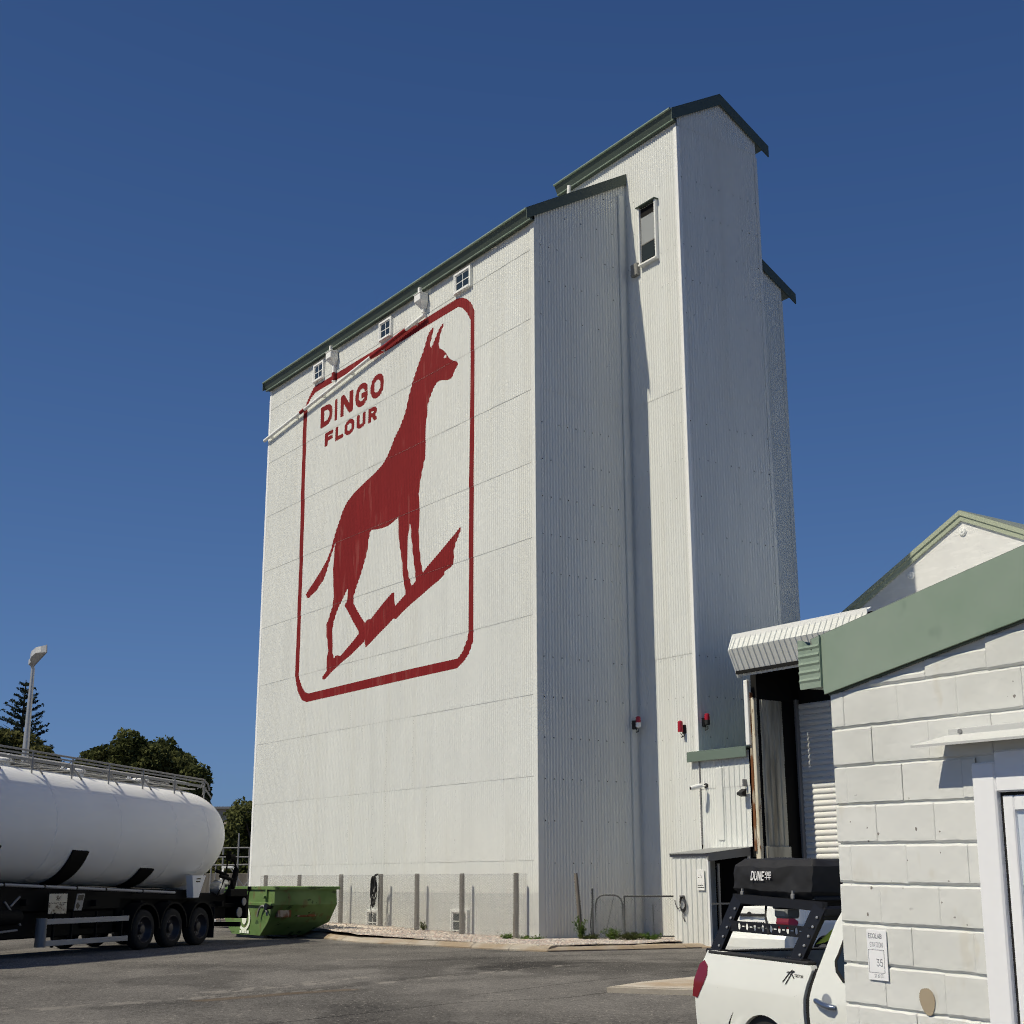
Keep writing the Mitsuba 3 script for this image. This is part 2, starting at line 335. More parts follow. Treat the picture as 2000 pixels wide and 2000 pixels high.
# the painted emblem: lies on the corrugations, cut at every facet and at every lap
DINGO=[(-5.60,19.06),(-5.67,18.81),(-5.75,18.65),(-5.82,18.49),(-5.74,18.36),(-5.62,18.47),(-5.46,18.65),(-5.27,18.86),(-5.01,18.99),(-4.98,18.92),(-5.14,18.72),(-5.23,18.52),(-5.27,18.35),(-5.24,18.19),(-5.01,18.06),(-4.81,17.88),(-4.72,17.75),(-4.60,17.63),(-4.41,17.50),(-4.17,17.40),(-4.12,17.31),(-4.15,17.23),(-4.28,17.16),(-4.38,17.04),(-4.48,16.93),(-4.71,16.94),(-5.11,17.06),(-5.35,17.06),(-5.55,16.94),(-5.71,16.76),(-5.81,16.61),(-5.91,16.44),(-5.92,16.24),(-5.98,15.94),(-5.99,15.49),(-5.99,15.05),(-6.03,14.70),(-6.14,14.46),(-6.22,14.22),(-6.33,13.89),(-6.38,13.59),(-6.36,13.32),(-6.33,13.05),(-6.35,12.76),(-6.37,12.33),(-6.32,11.88),(-6.24,11.52),(-6.16,11.21),(-6.06,10.95),(-5.78,11.10),(-5.08,11.41),(-4.62,11.63),(-4.25,11.80),(-3.89,11.98),(-3.86,11.91),(-4.02,11.68),(-4.18,11.50),(-4.26,11.31),(-4.24,11.10),(-4.27,10.90),(-4.46,10.81),(-4.76,10.76),(-4.83,10.65),(-5.10,10.53),(-5.53,10.42),(-6.15,10.23),(-6.71,10.07),(-7.29,9.88),(-7.70,9.71),(-7.87,9.76),(-8.20,9.61),(-8.80,9.39),(-9.32,9.18),(-9.65,9.06),(-9.72,9.17),(-9.75,9.34),(-9.82,9.25),(-10.22,9.11),(-10.68,8.94),(-11.42,8.74),(-11.99,8.56),(-12.51,8.34),(-12.68,8.35),(-12.76,8.43),(-12.67,8.48),(-12.45,8.60),(-12.39,8.75),(-12.41,9.03),(-12.35,9.30),(-12.40,9.63),(-12.48,9.78),(-12.57,10.26),(-12.42,10.38),(-12.27,10.64),(-12.09,10.89),(-12.05,11.17),(-12.07,11.45),(-12.15,11.84),(-12.17,12.18),(-12.15,12.41),(-12.13,12.70),(-12.05,13.09),(-12.17,12.94),(-12.35,12.69),(-12.53,12.39),(-12.71,12.09),(-12.90,11.88),(-13.20,11.74),(-13.34,11.62),(-13.80,11.50),(-13.95,11.43),(-14.11,11.47),(-14.23,11.60),(-14.03,11.74),(-13.63,11.96),(-13.13,12.26),(-12.65,12.60),(-12.37,12.93),(-12.19,13.23),(-12.01,13.54),(-11.73,13.91),(-11.60,14.12),(-11.27,14.40),(-10.80,14.61),(-9.96,14.84),(-9.32,14.99),(-8.87,15.14),(-8.52,15.33),(-8.26,15.59),(-8.01,15.90),(-7.67,16.18),(-7.42,16.48),(-7.26,16.75),(-7.14,17.09),(-6.94,17.45),(-6.73,17.76),(-6.49,18.10),(-6.24,18.39),(-6.08,18.67),(-5.92,18.94)]
HOLE_A=[(-7.69,13.08),(-7.99,13.00),(-8.34,12.93),(-8.78,12.94),(-9.23,12.99),(-9.48,13.03),(-9.57,12.94),(-9.67,12.64),(-9.70,12.41),(-9.78,12.20),(-9.95,11.91),(-10.12,11.62),(-10.30,11.38),(-10.47,11.13),(-10.61,10.88),(-10.60,10.70),(-10.39,10.48),(-10.09,10.19),(-9.76,9.90),(-9.58,9.99),(-9.36,9.97),(-9.01,10.15),(-8.67,10.32),(-8.33,10.48),(-7.99,10.62),(-7.86,10.61),(-7.82,10.38),(-7.78,10.15),(-7.55,10.25),(-7.15,10.42),(-7.16,10.57),(-7.28,10.98),(-7.33,11.34),(-7.43,11.75),(-7.58,12.22),(-7.66,12.68)]
HOLE_B=[(-6.94,12.77),(-6.97,12.54),(-7.04,12.16),(-7.04,11.68),(-7.02,11.28),(-6.91,10.96),(-6.75,10.63),(-6.49,10.76),(-6.54,11.06),(-6.63,11.43),(-6.73,11.83),(-6.82,12.29),(-6.88,12.65)]
HOLE_C=[(-11.02,11.28),(-11.13,11.20),(-11.36,10.98),(-11.68,10.73),(-11.91,10.44),(-12.04,10.18),(-12.08,10.00),(-12.05,9.58),(-12.01,9.25),(-11.91,8.97),(-11.77,9.06),(-11.63,9.06),(-11.43,9.00),(-10.97,9.21),(-10.52,9.41),(-10.14,9.61),(-10.26,9.76),(-10.60,10.08),(-10.95,10.45),(-11.25,10.73),(-11.05,10.88),(-11.03,11.09)]
EYE=[(-4.83,17.84),(-4.78,17.76),(-4.80,17.73),(-4.88,17.74),(-4.91,17.72),(-4.96,17.79),(-4.92,17.82)]
FRAME_OUT=[(-3.89,19.46),(-3.65,19.34),(-3.42,19.15),(-3.27,18.96),(-3.16,18.69),(-3.15,17.52),(-3.15,15.37),(-3.15,13.26),(-3.15,10.25),(-3.14,8.66),(-3.19,8.36),(-3.40,8.03),(-3.68,7.83),(-4.04,7.68),(-6.48,7.69),(-9.88,7.69),(-13.88,7.69),(-14.25,7.80),(-14.59,8.12),(-14.80,8.52),(-14.87,8.91),(-14.86,10.36),(-14.88,12.33),(-14.91,14.85),(-14.92,15.56),(-14.93,17.11),(-14.98,18.70),(-14.88,18.91),(-14.70,19.12),(-14.44,19.34),(-14.18,19.52),(-13.97,19.56),(-13.21,19.54),(-8.60,19.52),(-4.20,19.54)]
FRAME_IN=[(-4.12,19.23),(-3.88,19.11),(-3.61,18.85),(-3.40,18.54),(-3.40,17.61),(-3.41,15.44),(-3.43,13.33),(-3.42,10.30),(-3.42,8.70),(-3.47,8.51),(-3.76,8.12),(-4.01,7.97),(-6.49,7.99),(-9.89,7.99),(-13.74,7.98),(-14.01,8.05),(-14.28,8.27),(-14.52,8.58),(-14.56,8.87),(-14.59,10.81),(-14.59,12.77),(-14.60,14.78),(-14.60,14.97),(-14.65,17.04),(-14.66,18.61),(-14.61,18.99),(-14.37,19.16),(-14.05,19.27),(-13.68,19.28),(-11.45,19.26),(-8.59,19.22),(-5.97,19.23)]
def wall_n(s, z):
    """outward height of the sheets' paint at (s, z): facets between multiples of pitch/8, laps at ZROW"""
    st = PITCH_C / 8; i = np.floor(s / st + 1e-9); t = s / st - i
    c = corr(i * st) * (1 - t) + corr((i + 1) * st) * t
    return c
def paint(name, poly, parent, bsdf='red_paint'):
    b = MB(); st = PITCH_C / 8
    x0, y0, x1, y1 = poly.bounds
    for j in range(len(ZROW) - 1):
        za, zb = ZROW[j], ZROW[j + 1]
        if zb < y0 or za > y1: continue
        row = poly.intersection(sg.box(x0 - 1, za - (.0 if j else 0), x1 + 1, zb))
        if row.is_empty: continue
        shapely.prepare(row)
        for i in range(math.floor(x0 / st), math.ceil(x1 / st)):
            g = row.intersection(sg.box(i * st, za - 1, (i + 1) * st, zb + 1))
            for q in getattr(g, 'geoms', [g]):
                if q.is_empty or q.geom_type != 'Polygon' or q.area < 1e-7: continue
                v, f = trimesh.creation.triangulate_polygon(q, engine='earcut')
                n = wall_n(np.clip(v[:, 0], i * st + 1e-7, (i + 1) * st - 1e-7), v[:, 1]) + LAP * (1 - (v[:, 1] - za) / (zb + .05 - za)) + .0045
                b.add(np.column_stack([v[:, 0], -n, v[:, 1]]), f)
    return obj(name, b, bsdf, parent, SILO)
emb_frame = sg.Polygon(FRAME_OUT, [FRAME_IN]).buffer(0)
emb_dog = sg.Polygon(DINGO, [HOLE_A, HOLE_B, HOLE_C, EYE]).buffer(0)
tag(paint('painted_border', emb_frame, wl), 'red painted rounded border round the dog')
tag(paint('painted_dog', emb_dog, wl), 'red silhouette of a standing dog on a rock')
def letter_poly(ch, x0, x1, z0, z1):
    t = meshkit.text_mesh(ch, 1.0, .1, bold=True)
    tri = t.triangles[t.face_normals[:, 2] > .9][:, :, :2]
    p = so.unary_union([sg.Polygon(q).buffer(.002, join_style=2) for q in tri])
    a = p.bounds; p = shapely.affinity.translate(p, -a[0], -a[1]); w, h = a[2] - a[0], a[3] - a[1]
    p = shapely.affinity.scale(p, (x1 - x0) / w, (z1 - z0) / h, origin=(0, 0))
    return shapely.affinity.translate(p, x0, z0)
import shapely.affinity
letter0 = letter_poly
def letter_poly(ch, x0, x1, z0, z1): return sg.box(x0, z0, x1, z1) if ch == 'I' else letter0(ch, x0, x1, z0, z1)
for ch, x0, x1, z0, z1, g in (('D', -13.51, -12.58, 17.70, 18.52, .012), ('I', -12.39, -12.20, 17.70, 18.52, .0), ('N', -11.96, -11.03, 17.70, 18.52, .012), ('G', -10.85, -9.94, 17.68, 18.54, .012), ('O', -9.75, -8.82, 17.68, 18.54, .012),
                              ('F', -13.12, -12.48, 16.90, 17.43, .01), ('L', -12.32, -11.72, 16.90, 17.43, .01), ('O', -11.63, -10.88, 16.88, 17.45, .01), ('U', -10.73, -10.06, 16.89, 17.43, .01), ('R', -9.89, -9.27, 16.90, 17.43, .01)):
    g += .028 * (ch != 'I'); paint('painted_letter', letter_poly(ch, x0 + g, x1 - g, z0 + g, z1 - g).buffer(g), wl)

# the hoist tower at the near gable
TX, T0, T1 = 2.46, 3.55, 6.85
tw = obj('tower', MB().box(-3.2, TX - .03, T0 + .04, T0 + .2, 0, 23.7).box(TX - .2, TX - .03, T0 + .05, T1 - .05, 0, 23.7).box(-3.2, TX - .03, T1 - .2, T1 - .04, 0, 23.7).box(-3.2, -3.0, T0 + .05, T1 - .05, 18, 23.7).prism([(T0 + .1, 23.6), (T1 - .1, 23.6), (5.18, 24.75)], TX - .2, TX - .04, 'yzx'), 'dark_void', silo, SILO)
clad(tw, 'cladding_sheet', .0, TX, [-.05, 7.61, 15.29, 23.85], lambda s: 23.80, lambda s, n, z: (s, T0 - n, z), 'iron_paint', SILO, seed=8)
clad(tw, 'cladding_sheet', -3.2, 0, [20.2, 23.85], lambda s: 23.80, lambda s, n, z: (s, T0 - n, z), 'iron_paint', SILO, seed=9)
putt = lambda s, n, z: (TX + n, s, z)
clad(tw, 'cladding_sheet', T0, T1, [2.2, 7.61, 15.29, 23.70, 26], lambda s: trake(s) - .3, putt, 'iron_paint', SILO, seed=10)
obj('rear_cladding', MB().box(-3.2, TX, T1 - .02, T1 + .02, 0, 23.7).box(-3.24, -3.2, T0, T1, 18, 23.7), 'iron_paint', tw, SILO)
obj('corner_flashing', MB().box(TX - .10, TX + .035, T0 - .04, T0 + .0, 4.9, 23.65, .006).box(TX + .0, TX + .036, T0 - .037, T0 + .09, 4.9, 23.65, .006), 'white_trim', tw, SILO)
obj('corner_flashing', MB().box(TX + .0, TX + .034, T1 - .09, T1 + .03, 0, 23.6, .006), 'iron_paint', tw, SILO)
tr = MB(); TE, TZ, TR_, TRZ = 3.30, 24.15, 5.33, 24.15 + .575 * 2.03
for s in (1, -1):
    f = (lambda y: y) if s > 0 else (lambda y: 2 * TR_ - y)
    q = [(f(TE + .05), TZ - .06), (f(TR_), TRZ - .05), (f(TR_), TRZ), (f(TE + .05), TZ - .01)]
    tr.prism(q if s > 0 else q[::-1], -3.35, TX + .06, 'yzx')
troof = obj('tower_roof', tr, 'roof_iron', silo, SILO)
barge(troof, TE, TZ, TR_, TRZ, TX + .06, TX + .10, .38, SILO); barge(troof, TR_, TRZ, 2 * TR_ - TE, TZ, TX + .062, TX + .102, .38, SILO)
gutter(troof, TE - .05, TZ, -3.35, TX + .07, SILO, w=.155, h=.36)
obj('eave_soffit', MB().box(-3.3, TX + .05, 3.42, 3.53, 23.77, 23.80), 'shaded_green_paint', troof, SILO)
obj('downpipe_elbow', MB().tube([(-2.6, 3.32, 23.8), (-2.6, 3.30, 23.45), (-2.45, 3.38, 23.25), (-2.35, 3.46, 23.1), (-2.35, 3.46, 22.4)], .07, 10), 'white_trim', troof, SILO, smooth=40)
# tall tower window: dark recess, glass in two sashes, white frame
wt = obj('window', MB().box(.76, 1.46, T0 - .050, T0 - .042, 19.8, 21.56), 'dark_void', tw, SILO)
b = MB()
for xa, xb, za, zb in ((.70, .76, 19.72, 21.62), (1.46, 1.52, 19.72, 21.62)): b.box(xa, xb, T0 - .13, T0, za, zb, .006)
b.box(.70, 1.52, T0 - .17, T0, 19.66, 19.72, .006)
obj('frame', b, 'white_trim', wt, SILO)
obj('hood', MB().box(.66, 1.56, T0 - .19, T0, 21.60, 21.64, .006), 'shaded_green_paint', wt, SILO)
mat('grey_glass', (0.30, 0.32, 0.33), 0.08, 0.6)
obj('pane', MB().box(.79, 1.43, T0 - .07, T0 - .06, 20.36, 21.25), 'grey_glass', wt, SILO)
obj('pane', MB().box(.79, 1.43, T0 - .065, T0 - .055, 19.82, 20.34), 'window_glass', wt, SILO)
obj('sash', MB().box(.76, 1.46, T0 - .082, T0 - .05, 20.335, 20.37, .004).box(.76, .79, T0 - .082, T0 - .05, 19.8, 21.3, .004).box(1.43, 1.46, T0 - .082, T0 - .05, 19.8, 21.3, .004), 'screw_grey', wt, SILO)
# downpipe in the corner between gable and tower, in four lengths, and a duct box high on the tower
dp = MB()
for za, zb in ((.2, 5.9), (5.94, 10.2), (10.24, 14.9), (14.94, 22.3)): dp.box(.018, .085, 3.20, 3.40, za, zb, .012)
for z in (5.92, 10.22, 14.92): dp.box(.018, .095, 3.19, 3.41, z - .02, z + .02, .01)
obj('corner_downpipe', dp, 'iron_paint', wg, SILO)
obj('vent_box', MB().box(.30, .62, T0 - .14, T0 - .01, 19.46, 19.86, .02), 'screw_grey', tw, SILO)
# fastener rows
rows = [z0 + 1.097 * k for z0 in (0.95, 7.7, 15.4) for k in range(1, 7)]
r = rng(4)
screws(wg, [(.2 + .3048 * k, z) for z in rows for k in range(11) if r.random() < .75 and z < rake(.2 + .3048 * k) - .5], putg, SILO)
screws(tw, [(T0 + .15 + .3048 * k, z) for z in rows if z > 2.4 for k in range(11) if r.random() < .7], putt, SILO)
screws(tw, [(.12 + .3048 * k, z) for z in rows for k in range(8) if r.random() < .6], lambda s, n, z: (s, T0 - n, z), SILO, .011)
# ---------------------------------------------------------------- ground
def ground_z(x, y):
    x, y = np.asarray(x, float), np.asarray(y, float)
    d = np.hypot((x - 3.2) / 4.2, (y - 10.6) / 4.6)
    return -0.235 * np.clip(1.35 - d, 0, .35) / .35 * (d < 1.35)
def seg_d(px, py, pts):
    best = mi.Float(1e9)
    for (x0, y0), (x1, y1) in zip(pts[:-1], pts[1:]):
        dx, dy = x1 - x0, y1 - y0; L = dx * dx + dy * dy
        t = dr.clip(((px - x0) * dx + (py - y0) * dy) / L, 0, 1)
        best = dr.minimum(best, dr.sqrt(dr.square(px - x0 - t * dx) + dr.square(py - y0 - t * dy)))
    return best
def asphalt(p, n, uv):
    x, y = p.x, p.y
    g = noise(x * 48, y * 42, 0); g2 = noise(x * 17, y * 15, 4); w = fbm(x * .35, y * .35, 0, 4); w2 = fbm(x * 1.6 + 5, y * .9, 2, 4)
    v = 0.104 + 0.085 * (g - .5) + 0.03 * (g2 - .5) + 0.085 * (w - .5) + 0.06 * (w2 - .5)
    c = mi.Color3f(1.0, 0.975, 0.93) * v
    wob = 0.35 * (fbm(x * 1.1, y * 1.1, 7, 3) - .5)
    lane = lambda pts, r, s=1.0: smoothstep(r, r * .35, seg_d(x + wob * s, y + wob * s, pts))
    patchy = smoothstep(.35, .6, fbm(x * 1.2, y * .5, 11, 4))
    dark = lane([(-3.4, 22.0), (-2.1, 24.6), (0.0, 27.6), (1.8, 29.0)], .33) * .55 * patchy + lane([(-.6, 27.6), (.9, 29.7), (4.4, 31.0)], .75) * .75 * smoothstep(.25, .5, fbm(x * .8 + 3, y * .8, 5, 3))
    dark = dark + .5 * smoothstep(.56, .68, fbm(x * .55 + 2, y * .28, 33, 4))
    dark = dark + lane([(-4.5, 27.0), (-1.5, 28.8), (2.0, 30.4)], .5) * .4 * patchy + lane([(-1.5, 24.2), (1.0, 26.2), (3.4, 28.2)], .4) * .35 * patchy
    dark = dark + lane([(-5.5, 19.6), (-3.6, 21.6), (-2.4, 22.6)], .35) * .5 * patchy + lane([(-2.0, 30.5), (1.0, 32.2), (4.5, 33.4)], .35) * .35
    crack = lane([(-.6, 21.5), (.72, 23.6), (2.23, 25.7), (3.6, 27.3)], .035, .25) * .8 + lane([(-2.9, 17.4), (-.73, 20.3), (.75, 21.0), (1.5, 22.1)], .04, .25) * .9 + lane([(-2.9, 22.7), (-1.8, 25.0), (-.03, 27.1), (1.6, 28.6)], .03, .2) * .6
    crack = crack + lane([(-7, 18), (-4, 17.4), (-1, 16.6)], .02, .3) * .6
    c = c * (1 - .62 * dr.clip(dark, 0, 1)) * (1 - .75 * dr.clip(crack, 0, 1))
    frag = smoothstep(.40, .62, fbm(x * 7, y * 2.6, 21, 4))
    pale = lane([(-4.6, 22.1), (-3.4, 23.8), (-2.7, 25.3)], .34) * .30 * frag + lane([(-2.2, 24.0), (-1.0, 25.8), (.9, 28.6)], .2) * .35 * frag + lane([(-6.5, 19.2), (-4.8, 20.9), (-3.2, 22.6)], .3) * .28 * frag + lane([(-3.7, 31.2), (-2.6, 31.2)], .12) * .45
    c = mix(c, (0.32, 0.305, 0.28), dr.clip(pale, 0, 1))
    brown = lane([(-4.4, 20.7), (-3.4, 21.9), (-2.6, 22.6)], .22) * .5 * patchy
    c = mix(c, (0.13, 0.095, 0.06), dr.clip(brown, 0, 1))
    stone = smoothstep(.86, .93, noise(x * 26 + 8, y * 22, 9))
    c = mix(c, (0.36, 0.34, 0.31), stone * .4)
    far = smoothstep(.2, 2.0, (x + 14.0) * -1) * smoothstep(38, 33, y)
    return mix(c, (0.40, 0.36, 0.28), dr.clip(far, 0, 1) * .75) * mi.Color3f(1.02, .985, .95)
bump('asphalt', proc(asphalt), lambda p, n, uv: .006 * noise(p.x * 70, p.y * 70, 0) + .004 * noise(p.x * 27, p.y * 27, 3), 1.0, .85, .3, 4e-3)
def axis_pts(lo, hi, near0, near1, step):
    a = list(np.arange(near0, near1 + 1e-9, step)); d = step
    while a[-1] < hi: d *= 1.5; a.append(min(a[-1] + d, hi))
    d = step
    while a[0] > lo: d *= 1.5; a.insert(0, max(a[0] - d, lo))
    return np.array(a)
gx, gy = axis_pts(-900, 900, -4, 11, .5), axis_pts(-300, 1500, 2, 20, .5)
X, Y = np.meshgrid(gx, gy); nx, ny = len(gx), len(gy)
gi = np.arange(nx * ny).reshape(ny, nx)
gf = np.stack([gi[:-1, :-1], gi[:-1, 1:], gi[1:, 1:], gi[1:, :-1]], -1).reshape(-1, 4)
struct('ground', (np.column_stack([X.ravel(), Y.ravel(), ground_z(X, Y).ravel()]), gf), 'asphalt', 'worn grey asphalt yard with cracks, stains and tyre marks', 'ground', smooth=True)

def concrete(p, n, uv):
    w = fbm(p.x * 1.3, p.y * 1.3, p.z * 3, 4); g = noise(p.x * 40, p.y * 40, p.z * 40)
    c = mix((0.30, 0.235, 0.165), (0.38, 0.345, 0.29), smoothstep(.3, .65, w))
    return c * (.85 + .3 * g * .6)
mat('concrete', proc(concrete), .9, .2)
# kerb in segments: from the bin round the corner to the little shed
KERB = [(-9.6, 50.0), (-6.6, 43.9), (-5.35, 41.5), (-4.15, 39.0), (-1.98, 36.75), (-.10, 34.65), (.80, 33.85), (1.7, 34.2), (2.9, 34.7), (4.2, 35.25), (5.05, 35.62)]
def kerb_path():
    out = []
    for (x0, y0), (x1, y1) in zip(KERB[:-1], KERB[1:]):
        n = max(1, round(math.hypot(x1 - x0, y1 - y0) / 1.2))
        out += [(x0 + (x1 - x0) * i / n, y0 + (y1 - y0) * i / n) for i in range(n)]
    return out + [KERB[-1]]
kp = kerb_path(); kerb = thing('kerb', 'low rounded concrete kerb edging the gravel bed along the silo', 'kerb')
r = rng(11)
for i in range(len(kp) - 1):
    p0, p1 = np.array(kp[i]), np.array(kp[i + 1]); t = (p1 - p0) / np.linalg.norm(p1 - p0); nn = np.array([-t[1], t[0]])
    if i + 1 >= len(kp) - 4: hgt, wid = .10, .30
    else: hgt, wid = .135, .34
    p1 = p1 - t * .018
    prof = [(-.02, -.03), (-.02, .03), (.10, hgt * .8), (.17, hgt), (wid, hgt + .01), (wid, -.03)]
    b = MB(); pr = [[np.append(q + nn * o, z + float(r.uniform(-.006, .006))) for o, z in prof] for q in (p0, p1)]
    b.hull(pr[0] + pr[1]); obj('segment', b, 'concrete', kerb, smooth=False)
# gravel bed between kerb and walls
def bed_z(x, y):
    a = (x - BASE[0]) * -U[0] + (y - BASE[1]) * -U[1]
    return .11 + .16 * np.clip(-a / 10, 0, 1) + .05 * meshkit.noise(np.stack([x * 1.1, y * 1.1, x * 0], -1))
def S2W(a, b): p = BASE + -U * a + W * b; return (p[0], p[1])
bed_poly = sg.Polygon([tuple(np.array(q) + [.0, .22]) for q in kp[:-2]] + [(4.0, 36.0), S2W(2.9, 3.4), S2W(.1, 3.5), S2W(.02, .02), S2W(-17.9, .02), S2W(-18.5, -1.5)]).buffer(0)
bx0, by0, bx1, by1 = bed_poly.bounds
tri_v, tri_f = trimesh.creation.triangulate_polygon(bed_poly.segmentize(.6), engine='earcut')
bm = trimesh.Trimesh(np.column_stack([tri_v, np.zeros(len(tri_v))]), tri_f).subdivide_to_size(.8)
bv = bm.vertices.copy(); bv[:, 2] = bed_z(bv[:, 0], bv[:, 1])
def gravel(p, n, uv):
    d1, d2, k = voronoi(p.x * 24, p.y * 24)
    c = mix((0.36, 0.30, 0.25), (0.60, 0.54, 0.47), k)
    return c * (.45 + .55 * smoothstep(.0, .18, d2 - d1))
mat('gravel', proc(gravel), .9, .2)
struct('gravel_bed', (bv, bm.faces), 'gravel', 'pale gravel bed between the kerb and the silo wall', 'gravel', smooth=True)
ico = trimesh.creation.icosphere(0); r = rng(21); st = [MB(), MB(), MB()]
pts = []
while len(pts) < 9000:
    q = r.uniform((bx0, by0), (bx1, by1), (4000, 2))
    q = q[shapely.contains_xy(bed_poly, q[:, 0], q[:, 1])]
    q = q[r.random(len(q)) < np.clip((44 - q[:, 1]) / 8, .15, 1)]
    pts += list(q)
for i, q in enumerate(pts[:9000]):
    s = r.uniform(.012, .036) * np.array([1, r.uniform(.6, 1), r.uniform(.5, .9)]); th = r.uniform(0, 2 * PI)
    v = ico.vertices * r.uniform(.75, 1.2, (12, 1)) * s; v = v @ np.array([[math.cos(th), -math.sin(th), 0], [math.sin(th), math.cos(th), 0], [0, 0, 1]]).T
    st[i % 3].add(v + [q[0], q[1], float(bed_z(q[0], q[1])) + .008], ico.faces)
mat('stone_pale', (0.62, 0.56, 0.49), .85, .25); mat('stone_pink', (0.52, 0.42, 0.36), .85, .25); mat('stone_grey', (0.40, 0.38, 0.35), .85, .25)
for i, (b, m_) in enumerate(zip(st, ('stone_pale', 'stone_pink', 'stone_grey'))):
    k = obj('gravel_stones' if i == 0 else f'gravel_stones__{("pink", "grey")[i - 1]}_stones', b, m_)
    stuff(k, *(('loose pale gravel stones lying on the bed by the silo', 'gravel') if i == 0 else ()))
# island of concrete by the ute
isl = thing('concrete_island', 'flat pointed concrete island in the asphalt beside the white ute', 'kerb')
b = MB(); out = [(1.40, 21.95), (1.85, 21.70), (2.7, 21.30), (3.9, 20.8), (4.3, 23.2), (4.2, 25.4), (2.94, 24.1), (1.9, 22.85)]
b.prism(out, -.02, .075, 'xyz'); obj('slab', b, 'concrete', isl)
b = MB(); o2 = np.array(out); ctr = o2.mean(0); b.prism([tuple(ctr + (q - ctr) * .93) for q in o2], .075, .088, 'xyz'); obj('top', b, 'concrete', isl)

# ---------------------------------------------------------------- lean-to, small shed and loading bay beside the tower
def trim(s): s = np.asarray(s); k = np.abs((s / .19) - np.round(s / .19)) * .19; return np.where(k < .0125, .026, 0.0) + .003
TS = .19 / 12
mat('lean_green', (.135, .18, .15), .45, .4)  # trim green darkened in place of the weaker light on the cap
lean = thing('lean_to', 'narrow white corrugated lean-to with a green cap at the foot of the silo tower', 'building')
lw = obj('wall', MB().box(2.46, 4.40, T0 + .03, T0 + .15, 2.2, 4.86), 'dark_void', lean, SILO)
clad(lw, 'cladding_sheet', 2.49, 3.34, [2.30, 3.94, 4.84], lambda s: 4.84, lambda s, n, z: (s, T0 - n, z), 'iron_paint', SILO, seed=12)
clad(lw, 'cladding_sheet', 3.34, 4.38, [2.42, 3.94, 4.84], lambda s: 4.84, lambda s, n, z: (s, T0 - .012 - n, z), 'iron_paint', SILO, seed=13, prof=trim, step=TS, cover=1.2)
obj('cap_flashing', MB().box(2.14, 4.40, T0 - .17, T0 - .14, 4.66, 4.93, .006).box(2.14, 4.40, T0 - .14, T1, 4.90, 4.93, .004), 'lean_green', lean, SILO)
obj('side_wall', MB().box(4.34, 4.40, T0 + .16, T1, 2.3, 4.88), 'iron_paint', lean, SILO)
obj('trim_strip', MB().box(3.10, 3.36, T0 - .06, T0 - .012, 2.6, 4.45, .01), 'iron_paint', lean, SILO)
obj('conduit', MB().cyl((2.50, T0 - .045, 2.5), (2.50, T0 - .045, 4.8), .022, n=8), 'dull_steel', lean, SILO)

shed = thing('entry_shed', 'small white ribbed iron porch with a dark doorway at the foot of the silo', 'shed')
clad(shed, 'wall_sheet', 2.91, 4.22, [.02, 2.22], lambda s: 2.22, lambda s, n, z: (s, 2.1 - n, z), 'iron_paint', SILO, seed=14, prof=trim, step=TS, cover=.76)
obj('side_wall', MB().box(2.91, 2.94, 2.12, T0, 0, 2.25).box(2.91, 4.24, 2.12, 2.15, 0.02, 2.2), 'iron_paint', shed, SILO)
b = MB(); ss = np.arange(2.84, 4.30, PITCH_C / 8); nn = corr(ss)
b.add(np.array([(s, 2.0, 2.235 + n) for s, n in zip(ss, nn)] + [(s, T0, 2.40 + n) for s, n in zip(ss, nn)]), [(i, i + 1, len(ss) + i + 1, len(ss) + i) for i in range(len(ss) - 1)])
obj('roof', b, 'galvanised', shed, SILO, smooth=40)
obj('eave_flashing', MB().box(2.84, 4.28, 2.06, 2.075, 2.17, 2.245), 'dull_steel', shed, SILO)
b = MB(); b.hull([(x, y, z + dz) for x in (4.24, 4.28) for y, z in ((2.06, 2.05), (T0 - .04, 2.2)) for dz in (0, .21)])
obj('header', b, 'screw_grey', shed, SILO)
objs('door_post', MB().box(4.20, 4.27, 2.06, 2.13, .02, 2.1, .005).box(4.20, 4.26, T0 - .1, T0 - .03, .02, 2.2, .005), 'white_trim', shed, SILO)
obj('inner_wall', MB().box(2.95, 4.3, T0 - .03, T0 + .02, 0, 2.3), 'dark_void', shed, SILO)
obj('plinth', MB().box(2.7, 4.4, 1.92, T0, -.02, .05, .01), 'concrete', shed, SILO)
obj('door_frame', MB().box(4.10, 4.14, 2.5, 2.56, .05, 2.0).box(4.10, 4.14, 2.13, T0, 1.02, 1.06), 'dull_steel', shed, SILO)
notice = thing('notice_sign', 'small white notice with black print on the porch beside the doorway', 'sign')
obj('plate', MB().box(3.85, 4.12, 2.045, 2.055, 1.36, 1.86, .003), 'white_trim', notice, SILO)
b = MB(); b.tube([(3.99, 2.043, 1.74), (4.02, 2.043, 1.70), (4.04, 2.043, 1.66)], .005, 4).box(3.91, 3.95, 2.041, 2.044, 1.655, 1.675).box(4.03, 4.045, 2.041, 2.044, 1.655, 1.67)
for z, w_ in ((1.47, .20), (1.42, .22)):
    x = 3.88
    while x < 3.88 + w_: b.box(x, x + .026, 2.041, 2.044, z, z + .022); x += .034
obj('print', b, 'black_paint', notice, SILO)

